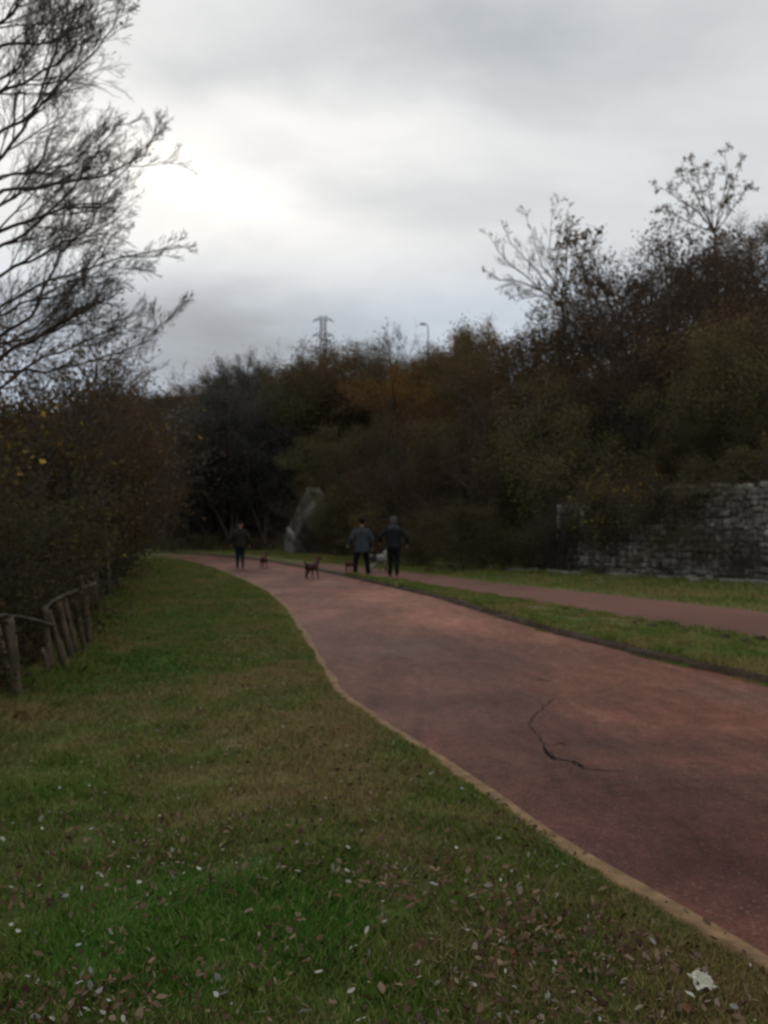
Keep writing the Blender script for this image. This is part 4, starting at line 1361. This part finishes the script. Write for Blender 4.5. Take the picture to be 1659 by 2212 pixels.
# crumpled paper
bm = bmesh.new()
bmesh.ops.create_grid(bm, x_segments=9, y_segments=9, size=.5)
rg2 = random.Random(2)
for v in bm.verts:
    v.co.z = (noise.noise(v.co * 3.3) * .28 + rg2.uniform(-.05, .05))
    v.co.x *= 1 + .2 * noise.noise(v.co * 2 + Vector((5, 0, 0)))
    v.co.y *= .85 + .25 * noise.noise(v.co * 2 + Vector((9, 3, 0)))
me = bpy.data.meshes.new('crumpled_paper'); bm.to_mesh(me); bm.free(); me.materials.append(M['paper'])
o = link('crumpled_paper', me)
p = gp(1513, 2115, .05)
o.location = (p.x, p.y, tz(p.x, p.y) + .055); o.scale = (.082,) * 3; o.rotation_euler = (.35, .1, .3)
sm = o.modifiers.new('t', 'SOLIDIFY'); sm.thickness = .01
tag(o, 'crumpled white scrap of paper in the grass at lower right', 'paper')

# ------------------------------------------------------------------ fence
fence = empty('rustic_fence', (-3.3, 8.3, 0), 0, 'crooked old fence of leaning wooden stakes and poles before the hedge', 'fence')
FO = Vector((-3.3, 8.3, 0))
posts = [((41, 1505), (-6, 1352), 8.6, .028), ((49, 1518), (20, 1334), 8.24, .042), ((118, 1475), (92, 1400), 9.5, .026), ((112, 1457), (97, 1311), 9.82, .036),
         ((159, 1453), (103, 1318), 9.95, .034), ((167, 1448), (128, 1300), 10.3, .034), ((176, 1430), (139, 1288), 10.8, .034), ((199, 1403), (184, 1279), 11.8, .036),
         ((190, 1415), (160, 1285), 11.3, .026)]
rg = random.Random(3)
for (b, t, d, r) in posts:
    a = P3(b[0], b[1], d); c = P3(t[0], t[1], d)
    a.z = tz(a.x, a.y) - .12
    T = Tubes()
    pts = [a.lerp(c, k / 6) + Vector((rg.uniform(-1, 1), rg.uniform(-1, 1), 0)) * .008 - FO for k in range(7)]
    T.add(pts, [r * 1.15 * rg.uniform(.88, 1.14) * (1.1 - .25 * k / 6) for k in range(7)], 9)
    link('post', T.mesh('post', M['post']), fence)
def rail(pp, r):
    T = Tubes()
    q = []
    for a, b in zip(pp[:-1], pp[1:]):
        for k in range(4):
            q.append(a.lerp(b, k / 4) + Vector((rg.uniform(-1, 1), rg.uniform(-1, 1), rg.uniform(-1, 1))) * .009)
    q.append(pp[-1])
    T.add([v - FO for v in q], [r * rg.uniform(.8, 1.2) for _ in q], 7)
    link('rail', T.mesh('rail', M['bark']), fence)
rail([P3(-60, 1325, 8.1), P3(0, 1330, 8.3), P3(35, 1331, 8.6), P3(75, 1340, 9.2), P3(118, 1350, 9.9)], .02)
rail([P3(92, 1322, 9.8), P3(112, 1301, 10.1), P3(140, 1286, 10.7), P3(180, 1272, 11.4), P3(208, 1260, 12.0)], .024)
# same fence, further posts swallowed by grass
for (x, y) in [(-4.55, 14.3), (-5.15, 16.8)]:
    T = Tubes()
    z = tz(x, y)
    T.add([Vector((x, y, z - .1)) - FO, Vector((x - .05, y, z + .4)) - FO, Vector((x - .12, y, z + .8)) - FO], [.04, .036, .03], 8)
    link('post', T.mesh('post', M['post']), fence)

# ------------------------------------------------------------------ street lamp and pylon
sx, sy = (925 - 829.5) * 108 / F2009, 108.0
zb = tz(sx, sy)
zt = CAM_H + (HPY - 699) * 108 / F2009
lamp = empty('street_lamp', (sx, sy, zb), 0, 'tall hooked street lamp poking above the trees on the skyline', 'street lamp')
T = Tubes()
H_ = zt - zb
T.add([(0, 0, -.3), (0, 0, H_ * .5), (0, 0, H_ - .35), (-.1, 0, H_ - .05), (-.3, 0, H_)], [.09, .08, .06, .05, .05], 8)
link('pole', T.mesh('pole', M['lamp']), lamp)
T = Tubes()
T.add([(-.25, 0, H_), (-.4, 0, H_ + .03), (-.8, 0, H_ + .04), (-1.0, 0, H_ - .01)], [(.1, .08), (.16, .12), (.17, .12), (.08, .06)], 10)
link('lamp_head', T.mesh('lamp_head', M['lamp']), lamp)

pyx, pyy = (697.5 - 829.5) * 300 / F2009, 300.0
zb = tz(pyx, pyy)
def pz(py): return CAM_H + (HPY - py) * 300 / F2009 - zb
pyl = empty('power_pylon', (pyx, pyy, zb), 0, 'grey lattice power pylon standing on the skyline beyond the wood', 'pylon')
T = Tubes()
Ht = pz(683)
def hw(z): return .88 if z > Ht * .45 else .88 + (Ht * .45 - z) * .12
zs = list(np.linspace(0, Ht, 19))
for cx, cy in ((-1, -1), (1, -1), (1, 1), (-1, 1)):
    T.add([(cx * hw(z), cy * hw(z), z) for z in zs], [.13] * len(zs), 4)
for z0, z1 in zip(zs[:-1], zs[1:]):
    a, b = hw(z0), hw(z1)
    for (p, q) in ((( -1, -1), (1, -1)), ((1, -1), (1, 1)), ((1, 1), (-1, 1)), ((-1, 1), (-1, -1))):
        T.add([(p[0] * a, p[1] * a, z0), (q[0] * b, q[1] * b, z1)], [.07, .07], 4)
        T.add([(q[0] * a, q[1] * a, z0), (p[0] * b, p[1] * b, z1)], [.07, .07], 4)
        T.add([(p[0] * b, p[1] * b, z1), (q[0] * b, q[1] * b, z1)], [.06, .06], 4)
link('tower', T.mesh('tower', M['steel']), pyl)
for py, ln in ((691, 3.2), (724, 3.5), (757, 3.6)):
    for sg in (-1, 1):
        T = Tubes()
        z = pz(py)
        tip = (sg * ln, 0, z)
        for cy in (-.85, .85):
            T.add([(sg * .85, cy, z + .2), tip], [.09, .06], 4)
            T.add([(sg * .85, cy, z + 1.3), tip], [.09, .06], 4)
        for t in (.35, .65):
            T.add([(sg * (.85 + (ln - .85) * t), -.85 * (1 - t), z + .2 * (1 - t)), (sg * (.85 + (ln - .85) * t), .85 * (1 - t), z + 1.3 * (1 - t))], [.05, .05], 4)
        link('cross_arm', T.mesh('cross_arm', M['steel']), pyl)
        T = Tubes()
        T.add([(sg * ln, 0, z), (sg * ln, 0, z - .7)], [.11, .11], 6)
        link('insulator', T.mesh('insulator', M['steel']), pyl)

# ------------------------------------------------------------------ walkers
def remesh(o, vox, sm=3):
    r = o.modifiers.new('r', 'REMESH'); r.mode = 'VOXEL'; r.voxel_size = vox; r.use_smooth_shade = True
    s = o.modifiers.new('s', 'SMOOTH'); s.iterations = sm; s.factor = .5
    return o
def part(name, T, m, parent, vox=.012, sm=3):
    o = link(name, T.mesh(name, m), parent)
    return remesh(o, vox, sm)
X_ = Vector((1, 0, 0))
def ball(T, c, r, sq=(1, 1, 1)):
    c = Vector(c)
    pts, rad = [], []
    for k in range(1, 8):
        a = math.pi * k / 8
        pts.append(c + Vector((0, 0, -math.cos(a) * r * sq[2])))
        rad.append((math.sin(a) * r * sq[0], math.sin(a) * r * sq[1]))
    T.add(pts, rad, 12, ref=X_)

def walker(x, y, rz, Ht, label, mats, pose):
    """figure walking away (faces +y); all joints in metres for 1.75 m, scaled to Ht"""
    s = Ht / 1.75
    e = empty('person', (x, y, 0.006), rz, label, 'person')
    e.scale = (s * 1.1, s * 1.1, s)
    hipz = .90
    L, Rr = pose['left'], pose['right']     # (knee y, ankle y, ankle z, foot x)
    legs = []
    for sg, (ky, ay, az_, fx) in ((-1, L), (1, Rr)):
        hip = Vector((sg * .095, 0, hipz)); knee = Vector((sg * (.095 + fx) * .9, ky, .49 + az_ * .3)); ank = Vector((sg * (.095 + fx), ay, .085 + az_))
        legs.append((hip, knee, ank))
    B = Tubes()
    # torso, neck and head
    B.add([(0, 0, .84), (0, 0, .92), (0, .005, 1.05), (0, .01, 1.2), (0, .005, 1.34), (0, 0, 1.42), (0, 0, 1.46)],
          [(.13, .09), (.165, .115), (.145, .10), (.165, .11), (.18, .105), (.12, .08), (.06, .06)], 14, ref=X_)
    B.add([(0, 0, 1.42), (0, .01, 1.52), (0, .015, 1.56)], [.058, .052, .05], 10)
    ball(B, (0, .015, 1.645), .105, (.74, .9, 1.08))
    ball(B, (0, .03, 1.58), .06, (.9, 1, .8))             # jaw
    B.add([(0, .1, 1.655), (0, .128, 1.625), (0, .105, 1.612)], [.010, .015, .012], 6)   # nose
    for sg in (-1, 1):
        ball(B, (sg * .08, .01, 1.635), .03, (.4, .7, 1.1))
    arms = []
    for sg, (el_, ha) in ((-1, pose['larm']), (1, pose['rarm'])):
        sh = Vector((sg * .18, 0, 1.385)); elb = Vector(el_); hd = Vector(ha)
        arms.append((sh, elb, hd))
        B.add([sh, sh.lerp(elb, .5), elb, elb.lerp(hd, .5), hd], [.055, .047, .038, .036, .025], 10)
        fdir = (hd - elb).normalized()
        side = fdir.cross(Vector((1, 0, 0)) * -sg).normalized()
        palm = hd + fdir * .05
        B.add([hd - fdir * .01, palm, hd + fdir * .095], [(.016, .026), (.017, .038), (.013, .037)], 10, ref=Vector((1, 0, 0)))
        inward = Vector((-sg, 0.1, 0))
        for k, (o_, fl) in enumerate(((-.029, .06), (-.01, .072), (.010, .068), (.028, .052))):
            b0 = hd + fdir * .085 + side * o_
            c1 = b0 + fdir * fl * .5 + inward * .004
            c2 = c1 + (fdir * .6 + inward * .7).normalized() * fl * .35
            B.add([b0, c1, c2], [.0095, .009, .0075], 6)
        b0 = hd + fdir * .03 - side * .03 * (1 if sg > 0 else 1)
        B.add([b0, b0 + (fdir * .6 - side * .6 + inward * .3).normalized() * .035, b0 + (fdir * .9 - side * .4 + inward * .5).normalized() * .06], [.011, .010, .008], 6)
    for hip, knee, ank in legs:
        B.add([hip, hip.lerp(knee, .5), knee, knee.lerp(ank, .35) + Vector((0, -.012, 0)), ank, ank + Vector((0, .02, -.04))], [.085, .07, .052, .05, .036, .034], 10)
        B.add([ank + Vector((0, -.03, -.05)), ank + Vector((0, .07, -.055)), ank + Vector((0, .14, -.062))], [(.032, .026), (.036, .024), (.03, .016)], 8, ref=X_)
    body = part('body', B, mats['skin'], e, .0075, 2)
    for sg in (-1, 1):
        T = Tubes(); ball(T, (sg * .032, .098, 1.655), .012)
        link('eye', T.mesh('eye', M['eye']), e)
    # hair or hat
    T = Tubes()
    if pose.get('hair') == 'cap':
        ball(T, (0, .01, 1.69), .115, (.78, .93, .62))
        T.add([(0, .08, 1.685), (0, .17, 1.675)], [(.07, .012), (.05, .008)], 10, ref=X_)
        part('cap', T, mats['hair'], e, .01, 2)
    elif pose.get('hair') == 'hood':
        ball(T, (0, -.012, 1.665), .118, (.82, .86, 1.05))
        ball(T, (0, -.03, 1.60), .10, (.8, .8, .9))
        part('hair', T, mats['hair'], e, .01, 3)
        T = Tubes()
        T.add([(0, -.02, 1.40), (0, -.04, 1.47), (0, -.035, 1.52)], [(.17, .10), (.135, .10), (.10, .085)], 14, ref=X_)
        part('scarf', T, mats['scarf'], e, .012, 3)
    else:
        ball(T, (0, -.008, 1.675), .112, (.80, .9, .98))
        part('hair', T, mats['hair'], e, .01, 3)
    # jacket: torso with hem, sleeves, collar
    T = Tubes()
    hem = pose['hem']
    T.add([(0, 0, hem), (0, 0, hem + .02), (0, 0, .93), (0, .005, 1.06), (0, .01, 1.22), (0, .0, 1.35), (0, 0, 1.43), (0, 0, 1.48)],
          [(.19, .14), (.205, .15), (.205, .15), (.195, .14), (.215, .145), (.205, .135), (.13, .10), (.075, .075)], 18, ref=X_)
    for sh, elb, hd in arms:
        w_ = elb.lerp(hd, .93)
        T.add([Vector((sh.x * .75, 0, 1.37)), sh, sh.lerp(elb, .5), elb, elb.lerp(w_, .5), w_], [.085, .08, .072, .062, .056, .048], 12)
    T.add([(0, -.01, 1.42), (0, -.005, 1.50)], [(.10, .085), (.085, .075)], 14, ref=X_)
    part('jacket', T, mats['jacket'], e, .014, 4)
    T = Tubes()
    T.add([(0, 0, .78), (0, 0, .86), (0, 0, .95)], [(.155, .115), (.18, .13), (.17, .12)], 14, ref=X_)
    for hip, knee, ank in legs:
        T.add([hip + Vector((0, 0, .02)), hip.lerp(knee, .5), knee, knee.lerp(ank, .5), ank.lerp(knee, pose['tr'])], [.105, .09, .072, .066, .062], 12)
    part('trousers', T, mats['trousers'], e, .012, 3)
    for hip, knee, ank in legs:
        T = Tubes()
        T.add([ank.lerp(knee, .45 if pose.get('boots') else .05), ank.lerp(knee, .1), ank + Vector((0, -.01, -.03))], [.062 if pose.get('boots') else .05, .052, .05], 10)
        T.add([ank + Vector((0, -.06, -.052)), ank + Vector((0, .03, -.045)), ank + Vector((0, .12, -.052)), ank + Vector((0, .185, -.058))], [(.036, .03), (.045, .038), (.048, .03), (.03, .018)], 10, ref=X_)
        part('boot' if pose.get('boots') else 'shoe', T, mats['shoe'], e, .009, 2)
    return e

def cloth(name, col, var=.25):
    return plain(name, col, .92, var, 6, .4, .15)
K_ = cloth
w1 = walker(-5.45, 35.3, R_(10), 1.78, 'lone walker ahead of the others in a dark brown jacket and dark teal trousers',
       dict(skin=M['skin'], hair=K_('hair_dark', (.015, .012, .01)), jacket=K_('jacket_brown', (.040, .033, .026)), trousers=K_('trousers_teal', (.018, .035, .04)), shoe=K_('boot_brown', (.09, .05, .04))),
       dict(left=(.10, .10, .02, .0), right=(.06, -.12, .03, -.01), larm=((-.30, -.03, 1.14), (-.32, .10, .92)), rarm=((.30, -.05, 1.14), (.31, .06, .90)), hem=.80, tr=.42, boots=True, hair='cap'))
w2 = walker(-.70, 29.3, R_(3), 1.84, 'walker in a blue grey jacket and black trousers, left of the pair',
       dict(skin=M['skin'], hair=K_('hair_black', (.012, .01, .008)), jacket=K_('jacket_bluegrey', (.058, .072, .082)), trousers=K_('trousers_black', (.012, .012, .014)), shoe=K_('shoe_brown', (.035, .018, .016))),
       dict(left=(.06, -.05, .0, .085), right=(.05, .10, .01, .075), larm=((-.29, -.06, 1.16), (-.36, .03, .98)), rarm=((.28, -.05, 1.13), (.29, .06, .90)), hem=.73, tr=.08, hair='short'))
w3 = walker(.30, 29.5, R_(-3), 1.88, 'walker in a black jacket with grey hair and scarf, right of the pair',
       dict(skin=M['skin'], hair=K_('hair_grey', (.11, .10, .10)), scarf=K_('scarf_grey', (.075, .082, .09)), jacket=K_('jacket_black', (.022, .024, .027)), trousers=K_('trousers_dark', (.014, .018, .015)), shoe=K_('shoe_red', (.045, .022, .018))),
       dict(left=(.10, .10, .01, .0), right=(.05, -.10, .03, .0), larm=((-.36, -.04, 1.17), (-.37, .14, 1.02)), rarm=((.36, -.05, 1.15), (.36, .10, .96)), hem=.84, tr=.06, hair='hood'))

# ------------------------------------------------------------------ dogs (face +x in their own frame)
def dog(x, y, rz, h, label, coat, pose, patches=None, collar=(.3, .03, .03)):
    """built for a shoulder height of .55 m"""
    s = h / .55
    e = empty('dog', (x, y, .006), rz, label, 'dog')
    e.scale = (s, s, s)
    T = Tubes()
    Y_ = Vector((0, 1, 0))
    hl_ = pose.get('head', (0.0, 0.0, 0.0))
    # trunk: deep chest, tucked belly, rump
    T.add([(-.34, 0, .46), (-.31, 0, .46), (-.22, 0, .45), (-.08, 0, .43), (.08, 0, .415), (.20, 0, .42), (.29, 0, .445), (.33, 0, .46)],
          [(.03, .04), (.08, .085), (.095, .10), (.088, .10), (.10, .125), (.10, .135), (.075, .10), (.03, .05)], 14, ref=Y_)
    hx, hy, hz = .46 + hl_[0], hl_[1], .70 + hl_[2]
    T.add([(.24, 0, .47), (.32, hy * .3, .56), (.40 + hl_[0] * .7, hy * .8, .64 + hl_[2] * .8), (hx - .02, hy, hz)], [(.08, .10), (.065, .085), (.055, .065), (.05, .055)], 12, ref=Y_)
    # head with muzzle
    T.add([(hx - .07, hy, hz), (hx - .03, hy, hz + .01), (hx + .03, hy, hz + .01), (hx + .07, hy, hz - .015), (hx + .12, hy, hz - .03), (hx + .165, hy, hz - .035)],
          [(.03, .03), (.058, .055), (.056, .055), (.038, .038), (.028, .03), (.018, .02)], 12, ref=Y_)
    for sg in (-1, 1):     # drop ears
        T.add([(hx - .02, hy + sg * .045, hz + .05), (hx - .02, hy + sg * .07, hz + .02), (hx - .01, hy + sg * .075, hz - .045)], [(.018, .012), (.03, .012), (.015, .009)], 8, ref=X_)
    # tail
    tl = pose.get('tail', 'up')
    if tl == 'up':
        T.add([(-.31, 0, .49), (-.38, 0, .54), (-.43, 0, .62), (-.44, 0, .70)], [.032, .025, .022, .012], 8)
    else:
        T.add([(-.31, 0, .49), (-.38, 0, .47), (-.42, 0, .38), (-.44, 0, .28)], [.032, .026, .022, .01], 8)
    g = pose.get('gait', .06)
    for sg, k in ((-1, 1), (1, -1)):
        y_ = sg * .075
        # fore leg: shoulder, elbow, wrist, paw
        fx = .20 + g * k
        T.add([(.21, y_, .42), (.17 + g * k * .3, y_, .29), (fx - .005, y_, .14), (fx, y_, .05), (fx + .01, y_, .022)], [.06, .038, .025, .021, .024], 9)
        T.add([(fx - .01, y_, .022), (fx + .035, y_, .02), (fx + .055, y_, .015)], [(.024, .02), (.027, .018), (.016, .012)], 8, ref=Y_)
        # hind leg: hip, knee forward, hock back, paw
        rx = -.29 - g * k
        T.add([(-.25, y_, .43), (-.19 - g * k * .4, y_, .29), (rx - .045, y_, .165), (rx - .02, y_, .06), (rx - .01, y_, .022)], [.078, .052, .026, .021, .024], 9)
        T.add([(rx - .02, y_, .022), (rx + .03, y_, .02), (rx + .05, y_, .015)], [(.024, .02), (.027, .018), (.016, .012)], 8, ref=Y_)
    part('body', T, coat, e, .009, 2)
    for sg in (-1, 1):
        T = Tubes(); ball(T, (hx + .062, hy + sg * .028, hz + .018), .009)
        link('eye', T.mesh('eye', M['eye']), e)
    T = Tubes(); ball(T, (hx + .168, hy, hz - .028), .014)
    link('nose', T.mesh('nose', M['eye']), e)
    T = Tubes()
    c = Vector((.385 + hl_[0] * .6, hy * .7, .625 + hl_[2] * .7))
    ax = (Vector((.40 + hl_[0] * .7, hy * .8, .64 + hl_[2] * .8)) - Vector((.32, hy * .3, .56))).normalized()
    T.add([c - ax * .013, c + ax * .013], [(.066, .078)] * 2, 14, cap=False, ref=Y_)
    o = link('collar', T.mesh('collar', plain('collar', collar, .7, .1, 10, .1)), e)
    so_ = o.modifiers.new('t', 'SOLIDIFY'); so_.thickness = .006
    return e
def coat2(name, a, b, scale=3.5, thr=.5):
    def f(n):
        v = objco(n)
        k = n.noise(v, scale, 3)
        c = n.mix(n.ramp(k, [(thr - .02, 0.0), (thr + .02, 1.0)]), a, b)
        return principled(n, c, .9, n.noise(v, 60, 4), .4, .01, .15)
    return mat(name, f)
dog(-2.2, 28.4, R_(58), .48, 'brown dog with raised tail standing on the dark lip between the paths', plain('coat_brown', (.075, .038, .026), .9, .3, 8, .4), dict(tail='up', head=(-.04, 0, .0)))
dog(-4.62, 35.8, R_(82), .45, 'reddish brown dog trotting beside the lone walker, seen from behind', plain('coat_redbrown', (.10, .042, .028), .9, .25, 8, .4), dict(tail='down'))
dog(-1.22, 33.2, R_(55), .36, 'small rust red dog half hidden by the legs of the walker in blue grey', plain('coat_rust', (.13, .05, .03), .9, .25, 8, .4), dict(tail='down'))
dog(-.20, 32.2, R_(48), .64, 'large white and grey dog with black patches between the two walkers', coat2('coat_white', (.34, .33, .28), (.045, .042, .038), 3.2, .54), dict(tail='up', head=(.0, 0, .02)), collar=(.02, .02, .02))
